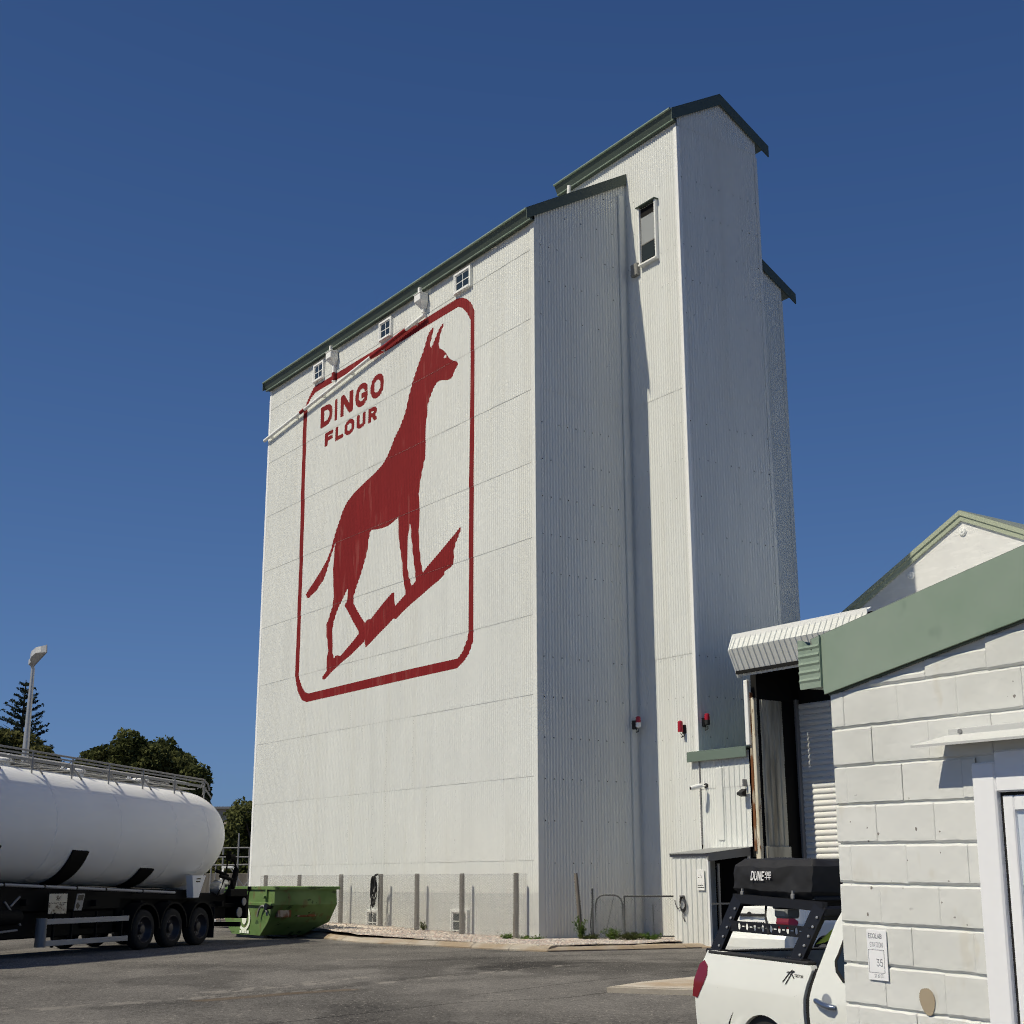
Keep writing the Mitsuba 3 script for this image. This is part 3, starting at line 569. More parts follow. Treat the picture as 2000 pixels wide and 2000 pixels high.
def grimy(p, n, uv):
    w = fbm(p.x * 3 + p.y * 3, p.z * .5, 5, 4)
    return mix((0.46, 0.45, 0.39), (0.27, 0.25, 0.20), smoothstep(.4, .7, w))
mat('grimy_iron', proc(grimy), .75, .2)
bay = thing('loading_bay', 'white iron loading bay with a ribbed awning, dark recess and half sunlit roller door', 'building')
A0, A1 = 4.56, 9.05
prof = [(3.62, 7.80), (3.06, 7.72), (2.98, 7.66), (2.80, 7.34), (2.80, 7.30), (3.10, 6.66)]
aw = obj('awning_frame', MB().box(A0, A1, 3.12, 5.1, 7.5, 7.68).box(A0, A1, 3.0, 3.2, 6.72, 6.80).box(A1 - .1, A1, 3.1, 5.1, 6.7, 7.6), 'dark_void', bay, SILO)
ribs = np.arange(A0 + .1, A1 - .01, .185)
def ribbed_panel(y0, z0, y1, z1):
    d = np.array([y1 - y0, z1 - z0]); d /= np.linalg.norm(d); nrm = np.array([-d[1], d[0]]);  nrm = nrm if nrm[0] < 0 else -nrm
    s = [A0]; h = [0.0]
    for q in ribs: s += [q - .02, q - .011, q + .011, q + .02]; h += [0, .028, .028, 0]
    s.append(A1); h.append(0.0); k = len(s)
    lo = [(a, y0 + nrm[0] * g, z0 + nrm[1] * g) for a, g in zip(s, h)]; hi = [(a, y1 + nrm[0] * g, z1 + nrm[1] * g) for a, g in zip(s, h)]
    return np.array(lo + hi), np.array([(i, i + 1, k + i + 1, k + i) for i in range(k - 1)])
obj('awning_sheet', ribbed_panel(2.80, 7.325, 2.98, 7.70), 'iron_paint', aw, SILO)
obj('awning_sheet', ribbed_panel(3.10, 6.66, 2.79, 7.345), 'iron_paint', aw, SILO)
b = MB(); b.prism([(2.96, 7.66), (3.10, 7.74), (3.10, 7.78), (2.95, 7.70)], A0 - .02, 9.06, 'yzx'); b.box(A0 - .02, 9.06, 2.935, 2.955, 7.60, 7.745, .004)
obj('top_flashing', b, 'white_trim', aw, SILO)
b = MB(); b.prism([(2.78, 7.32), (3.08, 6.64), (3.22, 6.64), (3.22, 7.74), (2.95, 7.72)], A0 - .035, A0 + .0, 'yzx')
obj('end_plate', b, 'white_trim', aw, SILO)
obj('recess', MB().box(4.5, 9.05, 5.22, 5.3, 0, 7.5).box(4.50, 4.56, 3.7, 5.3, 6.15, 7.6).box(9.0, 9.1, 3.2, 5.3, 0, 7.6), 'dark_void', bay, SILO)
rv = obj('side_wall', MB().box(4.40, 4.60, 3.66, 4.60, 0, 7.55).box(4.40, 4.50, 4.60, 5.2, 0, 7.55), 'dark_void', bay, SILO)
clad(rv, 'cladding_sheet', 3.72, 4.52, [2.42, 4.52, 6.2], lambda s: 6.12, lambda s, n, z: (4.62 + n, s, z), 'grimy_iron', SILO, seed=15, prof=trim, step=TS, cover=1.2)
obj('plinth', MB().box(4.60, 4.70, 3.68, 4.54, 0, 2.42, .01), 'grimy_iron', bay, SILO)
obj('white_corner_post', MB().box(4.36, 4.50, 3.43, 3.53, 4.95, 6.62, .01), 'white_trim', bay, SILO)
obj('rusty_channel', MB().box(4.43, 4.52, 3.50, 3.60, 2.3, 6.3, .01), 'rusty_steel', bay, SILO)
obj('cream_post', MB().box(4.535, 4.64, 3.50, 3.62, 0.0, 6.15, .012), 'old_cream_paint', bay, SILO)
obj('cream_post', MB().box(4.42, 4.53, 3.56, 3.66, 0, 3.9, .012), 'old_cream_paint', bay, SILO)
obj('door_guide', MB().box(4.58, 4.66, 5.02, 5.14, 0, 6.2, .006), 'dull_steel', bay, SILO)
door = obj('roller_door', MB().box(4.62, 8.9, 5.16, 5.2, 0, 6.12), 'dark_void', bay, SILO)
SLAT = .148; z = .02
slat = MB(); t = np.linspace(0, 1, 7)
zz = t * SLAT * .98; yy = 5.15 - .035 * np.sin(PI * t) ** .7
slat.add(np.array([(4.64, y, q) for y, q in zip(yy, zz)] + [(8.9, y, q) for y, q in zip(yy, zz)]), [(i, i + 1, 8 + i, 7 + i) for i in range(6)])
def slat_iron(p, n, uv): return mi.Color3f(.70, .705, .68) * (.86 + .2 * fbm(p.x * 2 + p.y * 2, p.z * .7, 1, 3))
mat('slat_paint', proc(slat_iron), .5, .4)
for k in range(41):
    sh = SILO.copy(); sh[2, 3] += z + k * SLAT; obj('slat', slat, 'slat_paint', door, sh, smooth=50)
obj('bay_roof', MB().box(4.4, 13.5, 5.1, 10.7, 7.5, 7.66).box(9.05, 13.5, 3.55, 3.7, 0, 7.5).box(13.4, 13.5, 3.6, 10.7, 0, 7.5).box(4.4, 4.5, 6.9, 10.7, 0, 7.5), 'iron_paint', bay, SILO)

# gabled hall behind
def stucco(p, n, uv): return mi.Color3f(.72, .725, .71) * (.9 + .12 * fbm(p.x * 2.5, p.y * 2.5, p.z * 2.5, 4) + .05 * smoothstep(.55, .7, fbm(p.x * 1.2 + 4, p.y * 3, p.z * 9, 3)))
bump('stucco', proc(stucco), lambda p, n, uv: .012 * fbm(p.x * 6, p.y * 6, p.z * 22, 3), 1.0, .8, .2, 4e-3)
HB, HA_, HZ, HW = 10.95, 5.92, 11.85, 5.4; hk = .485
hall = thing('gabled_hall', 'white rendered hall with a pale green gable trim behind the loading bay', 'building')
he = HZ - hk * HW
obj('wall', MB().prism([(HA_ - HW, 0), (HA_ + HW, 0), (HA_ + HW, he), (HA_, HZ - .05), (HA_ - HW, he)], HB, HB + 14, 'xzy'), 'stucco', hall, SILO)
b = MB()
for s in (1, -1):
    q = [(HA_, HZ + .02), (HA_ + s * (HW + .5), HZ + .02 - hk * (HW + .5)), (HA_ + s * (HW + .5), HZ + .12 - hk * (HW + .5)), (HA_, HZ + .12)]
    b.prism(q if s < 0 else q[::-1], HB - .04, HB + 14.3, 'xzy')
hr = obj('roof', b, 'roof_iron', hall, SILO)
mat('pale_green_paint', (0.36, 0.40, 0.30), .5, .4)
for s in (1, -1):
    for (d0, d1, y0, y1) in ((-.20, -.02, HB - .07, HB - .02), (-.04, .10, HB - .11, HB - .05)):
        q = [(HA_, HZ + d0), (HA_ + s * (HW + .5), HZ + d0 - hk * (HW + .5)), (HA_ + s * (HW + .5), HZ + d1 - hk * (HW + .5)), (HA_, HZ + d1)]
        obj('barge_board', MB().prism(q if s < 0 else q[::-1], y0 + (.001 if s > 0 else 0), y1 + (.001 if s > 0 else 0), 'xzy'), 'pale_green_paint', hr, SILO)
for da in (0.0, 1.95, -1.95, 3.9):
    z = HZ - .52 - hk * abs(da); c = (HA_ + da, HB, z)
    obj('round_plate', MB().lathe([(0, -.06), (.10, -.06), (.12, -.04), (.12, 0)], c, (0, 1, 0), 20).lathe([(0, -.09), (.03, -.09), (.03, -.06)], c, (0, 1, 0), 10), 'white_trim', hall, SILO, smooth=40)
# ---------------------------------------------------------------- small things on the silo walls
def beacon(loc, nrm, m, top, body, label):
    """alarm beacon: bracket, body and dome standing off the wall."""
    t = thing('alarm_beacon', label, 'alarm light', 'red alarm beacons on the silo walls')
    n = np.array(nrm, float); c = np.array(loc, float) + n * .16
    obj('bracket', MB().cyl(np.array(loc) - [0, 0, .10], c - [0, 0, .10], .03, n=8).box(loc[0] - .06, loc[0] + .06, loc[1] - .06, loc[1] + .06, loc[2] - .22, loc[2] + .02, .01), 'black_plastic', t, m)
    obj('body', MB().lathe([(0, -.18), (.065, -.18), (.072, -.165), (.072, -.05), (0, -.05)], c, (0, 0, 1), 20), body, t, m, smooth=40)
    obj('dome', MB().lathe([(.07, -.05), (.07, .08), (.06, .11), (.03, .125), (0, .13)], c, (0, 0, 1), 20), top, t, m, smooth=40)
    cb = MB(); q = c - [0, 0, .22]; s = np.linspace(0, 1, 9)
    cb.tube([q + n * (-.12 * k) + np.array([.02, .02, 0]) * math.sin(9 * k) + [0, 0, -.10 * math.sin(PI * k)] for k in s], .012, 6)
    obj('cable', cb, 'black_plastic', t, m, smooth=True)
beacon((.17, 3.24, 5.93), (1, 0, 0), SILO, 'beacon_red', 'white_trim', 'red and white alarm beacon on the shaded downpipe of the silo')
beacon((1.92, T0, 5.67), (0, -1, 0), SILO, 'beacon_red', 'beacon_red', 'red alarm beacon on the sunlit side of the tower')
beacon((TX + .02, 3.72, 5.82), (1, 0, 0), SILO, 'beacon_red', 'black_plastic', 'red alarm beacon on the shaded front of the tower')
cam = thing('security_camera', 'white bullet security camera on the lean-to wall', 'camera')
obj('base', MB().lathe([(0, .06), (.06, .06), (.07, 0)], (2.72, T0 - .005, 4.02), (0, -1, 0), 16), 'black_plastic', cam, SILO, smooth=40)
obj('arm', MB().cyl((2.72, T0 - .05, 4.02), (2.66, T0 - .28, 3.97), .022, n=8), 'white_trim', cam, SILO)
obj('housing', MB().tube([(2.74, T0 - .20, 4.02), (2.69, T0 - .30, 3.99), (2.63, T0 - .44, 3.95), (2.61, T0 - .48, 3.94)], [.05, .062, .062, .05], 14), 'white_trim', cam, SILO, smooth=40)
obj('lens', MB().cyl((2.61, T0 - .478, 3.94), (2.606, T0 - .49, 3.937), .042, n=14), 'black_paint', cam, SILO)
fl = thing('flood_lamp', 'small black flood lamp on the ribbed lean-to wall', 'lamp')
obj('bracket', MB().box(4.20, 4.25, T0 - .16, T0 - .02, 3.92, 4.1, .01), 'dull_steel', fl, SILO)
obj('head', MB().hull([(4.14 + dx, T0 - y, z) for dx in (0, .18) for y, z in ((.12, 3.86), (.30, 3.76), (.30, 3.70), (.14, 3.66))]), 'black_plastic', fl, SILO)
hose = thing('coiled_hose', 'dark coiled hose hung on the porch wall beside the notice', 'hose')
b = MB(); r = rng(31)
for k in range(4):
    t = np.linspace(0, 2 * PI, 22); b.tube([(3.28 + .10 * math.cos(q) + .02 * k, 2.05 - .012 * k, 1.06 + .17 * math.sin(q) - .02 * k) for q in t], .011, 6)
b.tube([(3.20, 2.05, .95), (3.10, 2.05, .90), (3.02, 2.05, 1.02), (3.0, 2.05, 1.12)], .011, 6).tube([(3.28, 2.05, .9), (3.3, 2.05, .7), (3.36, 2.05, .6)], .011, 6)
obj('coil', b, 'black_plastic', hose, SILO, smooth=True)
obj('hook', MB().box(3.24, 3.34, 1.98, 2.08, 1.20, 1.24, .008), 'dull_steel', hose, SILO)

# ---------------------------------------------------------------- chain-link fence along the wall
def post_wood(p, n, uv): return mix((0.11, 0.10, 0.085), (0.235, 0.215, 0.19), fbm(p.x * 22, p.y * 22, p.z * 1.6, 4)) * (.85 + .3 * noise(p.x * 60, p.y * 60, p.z * 4))
mat('weathered_wood', proc(post_wood), .85, .2)
FY = -.35
fence = thing('chain_link_fence', 'chain-link fence on weathered round posts standing before the silo wall', 'fence')
def bedz_local(a, b): q = S2W(a, b); return float(bed_z(np.array(q[0]), np.array(q[1])))
posts = [-.55, -3.18, -5.61, -7.75, -10.31, -13.28, -15.92]
for i, a in enumerate(posts):
    z0 = -.1; tl = rng(60 + i).uniform(-.02, .02, 2)
    obj('post', MB().tube([(a + tl[0], FY + tl[1], z0), (a + tl[0] * .5, FY, .9), (a, FY, 1.765), (a, FY, 1.80)], [.078, .074, .07, .062], 14), 'weathered_wood', fence, SILO, smooth=40)
def mesh_panel(p0, p1, z0, z1, pitch=.072, rad=.0030):
    """chain link between two ground points: two sets of slanting wires"""
    p0, p1 = np.array(p0, float), np.array(p1, float); L = np.linalg.norm(p1 - p0); H = z1 - z0; b = MB()
    d = (p1 - p0) / L; nrm = np.array([-d[1], d[0]])
    for s in (1, -1):
        for c in np.arange(-H, L + H, pitch):
            u0, u1 = c, c + s * H; pa, pb = 0.0, H
            if s > 0:
                if u1 <= 0 or u0 >= L: continue
                ta, tb = max(0, -u0 / H), min(1, (L - u0) / H)
            else:
                if u0 <= 0 or u1 >= L: continue
                ta, tb = max(0, (u0 - L) / H), min(1, u0 / H)
            q = [(u0 + s * H * t, z0 + H * t) for t in (ta, tb)]
            P = [np.append(p0 + d * u + nrm * s * .002, z) for u, z in q]
            b.tube(P, rad, 3, caps=False)
    return b
k = obj('wire_mesh', mesh_panel((-16.2, FY - .075), (.06, FY - .075), .14, 1.78), 'dull_steel', fence, SILO); stuff(k)
b = MB()
for z in (.3, 1.0, 1.77): b.tube([(-16.2, FY - .078, z), (.06, FY - .078, z)], .0028, 4, caps=False)
obj('strand_wire', b, 'galvanised', fence, SILO)
lean_post = thing('leaning_post', 'weathered fence post leaning beside the shaded gable wall', 'post')
obj('shaft', MB().tube([(1.76, 37.4, 0), (1.70, 37.4, .9), (1.63, 37.42, 1.78)], [.062, .058, .052], 12), 'weathered_wood', lean_post, smooth=40)
cable = thing('cable_coil', 'black cable coil hanging from the fence post by the low window', 'cable')
b = MB(); r = rng(5); ca = posts[3]
for k in range(9):
    w_, h_ = r.uniform(.07, .17), r.uniform(.30, .46); cx_, cz_ = ca - .12 - r.uniform(0, .1), 1.74 - h_
    b.tube([(cx_ + w_ * math.sin(q) * (1 if math.cos(q) > -.6 else .6), FY - .12 - .01 * k, cz_ + h_ * math.cos(q)) for q in np.linspace(0, 2 * PI, 26)], .011, 5)
b.tube([(ca - .25, FY - .13, 1.15), (ca - .38, FY - .13, .85), (ca - .30, FY - .12, .55), (ca - .1, FY - .1, .42)], .012, 5)
b.tube([(ca - .12 + .11 * math.sin(q), FY - .2, .98 + .15 * math.cos(q)) for q in np.linspace(0, 2 * PI, 22)], .012, 5)
b.tube([(ca + .02, FY - .12, 1.79), (ca - .10, FY - .14, 1.77), (ca - .22, FY - .13, 1.6), (ca - .27, FY - .13, 1.2)], .03, 6)
obj('loops', b, 'black_plastic', cable, SILO, smooth=True)
# gate and its side panel, by the shed
mat('gate_steel', (.085, .088, .085), .5, .4, .2)
gate = thing('wire_gate', 'small arched tubular steel gate with wire mesh before the shaded gable', 'gate')
GP, GQ, GR = np.array([2.12, 37.15]), np.array([2.80, 37.0]), np.array([4.12, 36.7])
arch = [(0, .02), (0, .95), (.04, 1.08), (.12, 1.15), (.22, 1.18), (.48, 1.18), (.58, 1.15), (.66, 1.08), (.70, .95), (.70, .02)]
gd = (GQ - GP) / np.linalg.norm(GQ - GP)
G3 = lambda u, z, o=GP: (o[0] + gd[0] * u, o[1] + gd[1] * u, z + .06)
obj('frame', MB().tube([G3(*q) for q in arch], .020, 10).tube([G3(0, .12), G3(.70, .12)], .014, 8), 'gate_steel', gate, smooth=50)
k = obj('mesh', mesh_panel(GP, GP + gd * .7, .15, 1.15, .07, .002), 'gate_steel', gate); stuff(k)
obj('brace', MB().tube([G3(.22, .1), G3(.48, 1.15)], .007, 6), 'gate_steel', gate)
obj('hinge_post', MB().cyl(G3(-.08, -.06), G3(-.08, 1.34), .026, n=10).tube([G3(-.12, .05), G3(-.14, .5), G3(-.10, .85)], .016, 6), 'gate_steel', gate)
panel = thing('wire_fence_panel', 'low tubular fence panel of wire mesh between the gate and the porch', 'fence')
pd = (GR - GQ) / np.linalg.norm(GR - GQ); pL = float(np.linalg.norm(GR - GQ))
P3 = lambda u, z: (GQ[0] + pd[0] * u, GQ[1] + pd[1] * u, z + .06)
obj('frame', MB().tube([P3(.05, 1.15), P3(pL, 1.15)], .021, 10).tube([P3(.05, .17), P3(pL, .17)], .018, 10).cyl(P3(.05, -.05), P3(.05, 1.16), .02, n=8).cyl(P3(pL, -.05), P3(pL, 1.2), .02, n=8), 'gate_steel', panel)
k = obj('mesh', mesh_panel(GQ + pd * .05, GR, .22, 1.2, .07, .002), 'gate_steel', panel); stuff(k)
obj('stay', MB().tube([P3(.8, -.03), P3(.78, .95)], .013, 8), 'gate_steel', panel)
pip = thing('drain_pipe', 'grey drain pipe lying on the ground under the wire fence panel', 'pipe')
obj('tube', MB().tube([P3(.3, .03), P3(.8, .06), P3(1.3, .04), P3(1.6, .02), P3(1.9, -.02)], [.05, .06, .06, .05, .04], 10), 'dull_steel', pip, smooth=40)

# ---------------------------------------------------------------- green skip bin
def skip_green(p, n, uv):
    w = fbm(p.x * 1.3 + p.y, p.z * 1.6, p.y, 4)
    c = mix((0.075, 0.145, 0.034), (0.125, 0.200, 0.066), smoothstep(.3, .65, w))
    sc = smoothstep(.66, .70, fbm(p.x * 3.3 + p.y * 2.1, p.z * 7, p.y * 3, 4))
    c = mix(c, (0.025, 0.05, 0.015), sc * .85)
    return mix(c, (0.13, 0.065, 0.03), smoothstep(.62, .72, fbm(p.x * 5, p.z * 3 + 7, p.y * 5, 4)) * .5)
mat('skip_paint', proc(skip_green), .6, .35)
skip = thing('skip_bin', 'dented green steel skip bin beside the tanker trailer', 'skip bin')
sa0, sa1, sb0, sb1 = -10.9, -7.0, -4.20, -2.20
def ring(i0, i1, j0, j1, z): return [(sa0 + i0, sb0 + j0, z), (sa1 - i1, sb0 + j0, z), (sa1 - i1, sb1 - j1, z), (sa0 + i0, sb1 - j1, z)]
lv = [ring(.95, .98, .02, .60, .09), ring(.45, .50, .02, .0, .45), ring(.03, .05, .0, .0, .95), ring(.03, .04, .0, .03, 1.38)]
inner = [ring(.07, .08, .04, .07, 1.40), ring(1.0, 1.0, .06, .66, .15)]
b = MB(); v = np.array(sum(lv, [])); b.add(v, [(4 * i + j, 4 * i + (j + 1) % 4, 4 * i + 4 + (j + 1) % 4, 4 * i + 4 + j) for i in range(3) for j in range(4)] + [(3, 2, 1, 0)])
b.add(np.array(sum(inner, [])), [(j, (j + 1) % 4, 4 + (j + 1) % 4, 4 + j)[::-1] for j in range(4)] + [(4, 5, 6, 7)])
hullk = obj('hull', b, 'skip_paint', skip, SILO)
b = MB(); o = .05
b.box(sa0 - o, sa1 + o, sb0 - o, sb0 + .05, 1.36, 1.45, .012).box(sa0 - o, sa1 + o, sb1 - .06, sb1 + o, 1.36, 1.45, .012).box(sa0 - o, sa0 + .06, sb0 + .05, sb1 - .06, 1.36, 1.447, .012).box(sa1 - .06, sa1 + o, sb0 + .05, sb1 - .06, 1.36, 1.447, .012)
obj('rim', b, 'skip_paint', skip, SILO)
b = MB(); b.box(sa0 + .05, sa1 - .10, sb0 - .07, sb0 + .01, .92, 1.01, .012).box(sa1 - .18, sa1 - .06, sb0 - .07, sb1 + .0, .925, 1.005, .012)
obj('band', b, 'skip_paint', skip, SILO)
for a in (sa1 - .55, sa1 - 2.3): obj('rib', MB().box(a, a + .09, sb0 - .06, sb0 + .01, 1.0, 1.37, .01).box(a + .01, a + .08, sb0 - .14, sb0 - .05, 1.12, 1.2, .01), 'skip_paint', skip, SILO)
b = MB(); b.lathe([(0, .16), (.07, .16), (.07, 0)], (sa1 - .25, sb0 - .02, .90), (0, -1, 0), 14).lathe([(.10, .12), (.10, .16), (0, .16)], (sa1 - .25, sb0 - .02, .90), (0, -1, 0), 14)
obj('lifting_lug', b, 'black_paint', skip, SILO, smooth=40)
b = MB(); b.tube([(sa1 - .62 + .34 * math.cos(q), sb0 - .09, .52 + .40 * math.sin(q)) for q in np.linspace(.35, PI * .92, 16)], .028, 8); obj('lifting_hook', b, 'dull_steel', skip, SILO, smooth=True)
mat('white_decal', (0.72, 0.78, 0.66), .6, .3)
b = MB(); arcp = [(sa1 - 2.05 + .42 * math.cos(q), .55 + .36 * math.sin(q)) for q in np.linspace(-2.3, .9, 24)]; inn = [(sa1 - 2.05 + .31 * math.cos(q), .55 + .27 * math.sin(q)) for q in np.linspace(-2.3, .9, 24)]
b.prism(arcp + inn[::-1], -(sb0 + .005), -(sb0 - .004), 'xzy') if False else b.add([(x, sb0 - .004, z) for x, z in arcp] + [(x, sb0 - .004, z) for x, z in inn], [(i, i + 1, 25 + i, 24 + i) for i in range(23)])
b.add([(sa1 - 2.05 + .16 * math.cos(q), sb0 - .004, .52 + .15 * math.sin(q)) for q in np.linspace(0, 2 * PI, 19)[:-1]], [(0, i, i + 1) for i in range(1, 17)])
for k in range(4): b.box(sa1 - 2.33 + .17 * k, sa1 - 2.19 + .17 * k, sb0 - .005, sb0 + .001, .13, .21)
obj('decal', b, 'white_decal', skip, SILO)
obj('skid', MB().box(sa0 + 1.0, sa1 - 1.0, sb0 + .15, sb0 + .27, 0, .09).box(sa0 + 1.0, sa1 - 1.0, sb1 - .9, sb1 - .78, 0, .09), 'black_paint', skip, SILO)
r = rng(77); jk = MB()
for k in range(26):
    x, y = r.uniform(sa0 + .4, sa1 - .4), r.uniform(sb0 + .3, sb1 - .5); s = r.uniform(.12, .3, 3); jk.box(x - s[0], x + s[0], y - s[1], y + s[1], .6, .8 + s[2], .02)
objs('rubbish', jk, 'rusty_steel', skip, SILO)
# ---------------------------------------------------------------- tanker trailer (x rearwards, y to the far side, y = 0 is the near wheel face)
def tankpaint(p, n, uv): return mi.Color3f(.79, .795, .785) * (.93 + .09 * fbm(p.x * .9, p.y * .9, p.z * .9, 4)) 
mat('tank_paint', proc(tankpaint), .5, .3)
tank = thing('tanker_trailer', 'long white bulk tanker trailer parked with its rear wheels towards the yard', 'trailer')
YC = 1.24
zc = lambda x: 2.755 - .024 * x
def tank_sec(x):
    if x < 1.5: return zc(x), 1.0
    t = min((x - 1.5) / 2.14, 1); return zc(x) + .26 * t ** 1.6, max(1 - t ** 2.0, 0) ** .66
xs = np.concatenate([np.linspace(-10.2, 1.5, 30), 1.5 + 2.14 * np.sin(np.linspace(0.06, PI / 2, 22))])
NA = 72; ang = np.arange(NA) * 2 * PI / NA; V = []
def tank_pt(x, a, off=0):
    z, k = tank_sec(x); return np.array([x, YC - (1.235 * k + off) * np.cos(a), z + (1.30 * k + off) * np.sin(a)])    # a = 0 faces the near side, 90 deg the top
for x in xs: V += [tank_pt(x, a) for a in ang]
V += [tank_pt(-10.2, 0) * 0 + [-10.2, YC, zc(-10.2)]]; F = [(i * NA + j, i * NA + (j + 1) % NA, (i + 1) * NA + (j + 1) % NA, (i + 1) * NA + j) for i in range(len(xs) - 1) for j in range(NA)]
b = MB().add(V[:-1], F); b.add([V[-1]] + [tank_pt(-10.2, a) for a in ang], [(0, 1 + j, 1 + (j + 1) % NA) for j in range(NA)])
tk = obj('tank', b, 'tank_paint', tank, TRL, smooth=40)
b = MB()
for x in (-7.4, -4.9, -2.45, -.05, 1.45): b.tube([tank_pt(x, a, -.0025) for a in np.linspace(0, 2 * PI, 73)], .006, 6, caps=False)
objs('weld_seam', b, 'tank_paint', tk, TRL, smooth=True)
def strap(x0, x1, a0, a1, off, w):
    b = MB(); n = 14; rows = [(x0 + (x1 - x0) * k / n, a0 + (a1 - a0) * k / n) for k in range(n + 1)]
    P = [];
    for x, a in rows: P += [tank_pt(x - w / 2, a, .004), tank_pt(x - w / 2, a, off), tank_pt(x + w / 2, a, off), tank_pt(x + w / 2, a, .004)]
    return b.add(np.array(P), [(4 * i + j, 4 * i + (j + 1) % 4, 4 * i + 4 + (j + 1) % 4, 4 * i + 4 + j) for i in range(n) for j in range(4)] + [(0, 1, 2, 3), (4 * n + 3, 4 * n + 2, 4 * n + 1, 4 * n)])
for x, a1 in ((-6.9, -.42), (-3.85, -.42), (-.88, -.70)):
    obj('saddle', strap(x + .02, x, -1.35, a1, .05, .58), 'chassis_black', tank, TRL)
mat('guard_grey', (.30, .30, .30), .45, .5)
# side rail along the tank
rail = lambda x: 1.335 - .034 * (x - .02)
b = MB(); xr = [-9.8, -6.5, -5.15, -4.0, -2.9, -1.4, .05]
for q0, q1 in zip(xr[:-1], xr[1:]): b.tube([(q0 + .03, .03, rail(q0)), (q1 - .03, .03, rail(q1))], .034, 10)
objs('side_rail', b, 'guard_grey', tank, TRL, smooth=40)
b = MB()
for x in xr: b.box(x - .03, x + .03, .0, .45, rail(x) - .05, rail(x) + .05, .008)
objs('rail_bracket', b, 'chassis_black', tank, TRL)
# catwalk on top: kick plates with slots between them, posts with braces, hand rails
tt_ = lambda x: zc(x) + 1.30
RX = 2.05
for sy in (-1, 1):
    y = YC + sy * .62
    obj('handrail', MB().tube([(-10.0, y, tt_(-10.0) + .33), (RX, y, tt_(RX) + .30), (RX + .22, y, tt_(RX) + .20), (RX + .32, y, tt_(RX) + .02)], .024, 8), 'dull_steel', tank, TRL, smooth=50)
    for z0, z1 in ((.085, .150), (.215, .255)):
        obj('kick_plate', MB().hull([(x, y + d, tt_(x) + z) for x in (-10.0, RX) for d in (-.006, .006) for z in (z0, z1)]), 'dull_steel', tank, TRL)
    for x in np.arange(-9.5, 2.3, 1.45):
        b = MB(); b.cyl((x, y, tt_(x) + .32), (x, y, tt_(x) - .20), .020, n=8)
        b.hull([(x + a, y + d, tt_(x) + z) for a, z in ((-.10, .10), (.10, .10), (.0, -.16)) for d in (-.008, .008)]).tube([(x, y, tt_(x) + .10), (x + .42, y - sy * .02, tt_(x) - .17)], .022, 6).tube([(x, y, tt_(x) + .25), (x - .34, y, tt_(x) + .04)], .014, 6)
        obj('handrail_post', b, 'dull_steel', tank, TRL)
for k in range(24):
    x = -9.9 + k * .5; obj('catwalk_plate', MB().box(x, x + .47, YC - .36, YC + .36, tt_(x) + .03, tt_(x) + .055, .004), 'alu', tank, TRL)
for x in (-8.3, -5.6, -2.9, -.2):
    k = obj('manhole', MB().lathe([(.30, -.12), (.30, .06), (.33, .06), (.33, .11), (.28, .15), (0, .17)], (x, YC, zc(x) + 1.30), (0, 0, 1), 24), 'tank_paint', tank, TRL, smooth=40)
    obj('hatch_clamp', MB().box(x - .37, x - .29, YC - .04, YC + .04, zc(x) + 1.38, zc(x) + 1.52, .01).box(x + .29, x + .37, YC - .04, YC + .04, zc(x) + 1.38, zc(x) + 1.52, .01).box(x - .04, x + .04, YC - .37, YC - .29, zc(x) + 1.38, zc(x) + 1.52, .01), 'alu', k, TRL)
obj('air_pipe', MB().tube([(-10, YC + .45, 4.62), (2.55, YC + .45, 4.30), (2.75, YC + .4, 4.28), (2.77, YC + .3, 4.23), (2.5, YC + .15, 4.24), (.6, YC + .15, 4.28)], .035, 10), 'alu', tank, TRL, smooth=50)
obj('rear_handhold', MB().tube([(2.1, .75, 4.1), (2.22, .75, 4.14), (2.32, .78, 4.02), (2.3, .8, 3.88)], .02, 8).tube([(2.1, 1.7, 4.1), (2.22, 1.7, 4.14), (2.32, 1.68, 4.02), (2.3, 1.66, 3.88)], .02, 8), 'dull_steel', tank, TRL, smooth=50)
# cable down the rear dome
obj('rear_pipe', MB().tube([tank_pt(x, 1.15, .05) for x in (2.2, 2.5, 2.8, 3.05, 3.22)] + [tank_pt(x, a, .06) for x, a in ((3.38, .9), (3.46, .55), (3.46, .1), (3.40, -.4))], .025, 8), 'chassis_black', tank, TRL, smooth=50)
# chassis
ch = MB()
for y in (.80, 1.56): ch.hull([(x, yy, z + d) for x, z in ((-9.6, 1.30), (3.4, .98)) for yy in (y, y + .12) for d in (-.26, .10)])
for x in (-8, -5.5, -3, -1.2, 0, 1.25, 2.6): ch.box(x - .06, x + .06, .15, 2.33, 1.0 - .02 * x, 1.14 - .02 * x, .01)
obj('chassis', ch, 'chassis_black', tank, TRL)
obj('sub_frame', MB().hull([(x, y, z) for x, z0, z1 in ((-9.6, 1.35, 1.66), (1.6, 1.15, 1.38)) for y in (.30, 2.2) for z in (z0, z1)]), 'chassis_black', tank, TRL)
obj('equipment_box', MB().box(-6.9, -1.9, .30, 2.2, .98, 1.36, .02), 'chassis_black', tank, TRL)
obj('equipment_box', MB().box(-6.6, -1.95, .42, 2.05, .40, .975, .03), 'chassis_black', tank, TRL)
obj('equipment_box', MB().box(-9.6, -6.95, .25, 2.2, .36, 1.45, .03), 'chassis_black', tank, TRL)
obj('equipment_box', MB().box(-1.85, 3.2, .42, 2.05, .62, 1.30, .03), 'chassis_black', tank, TRL)
b = MB()
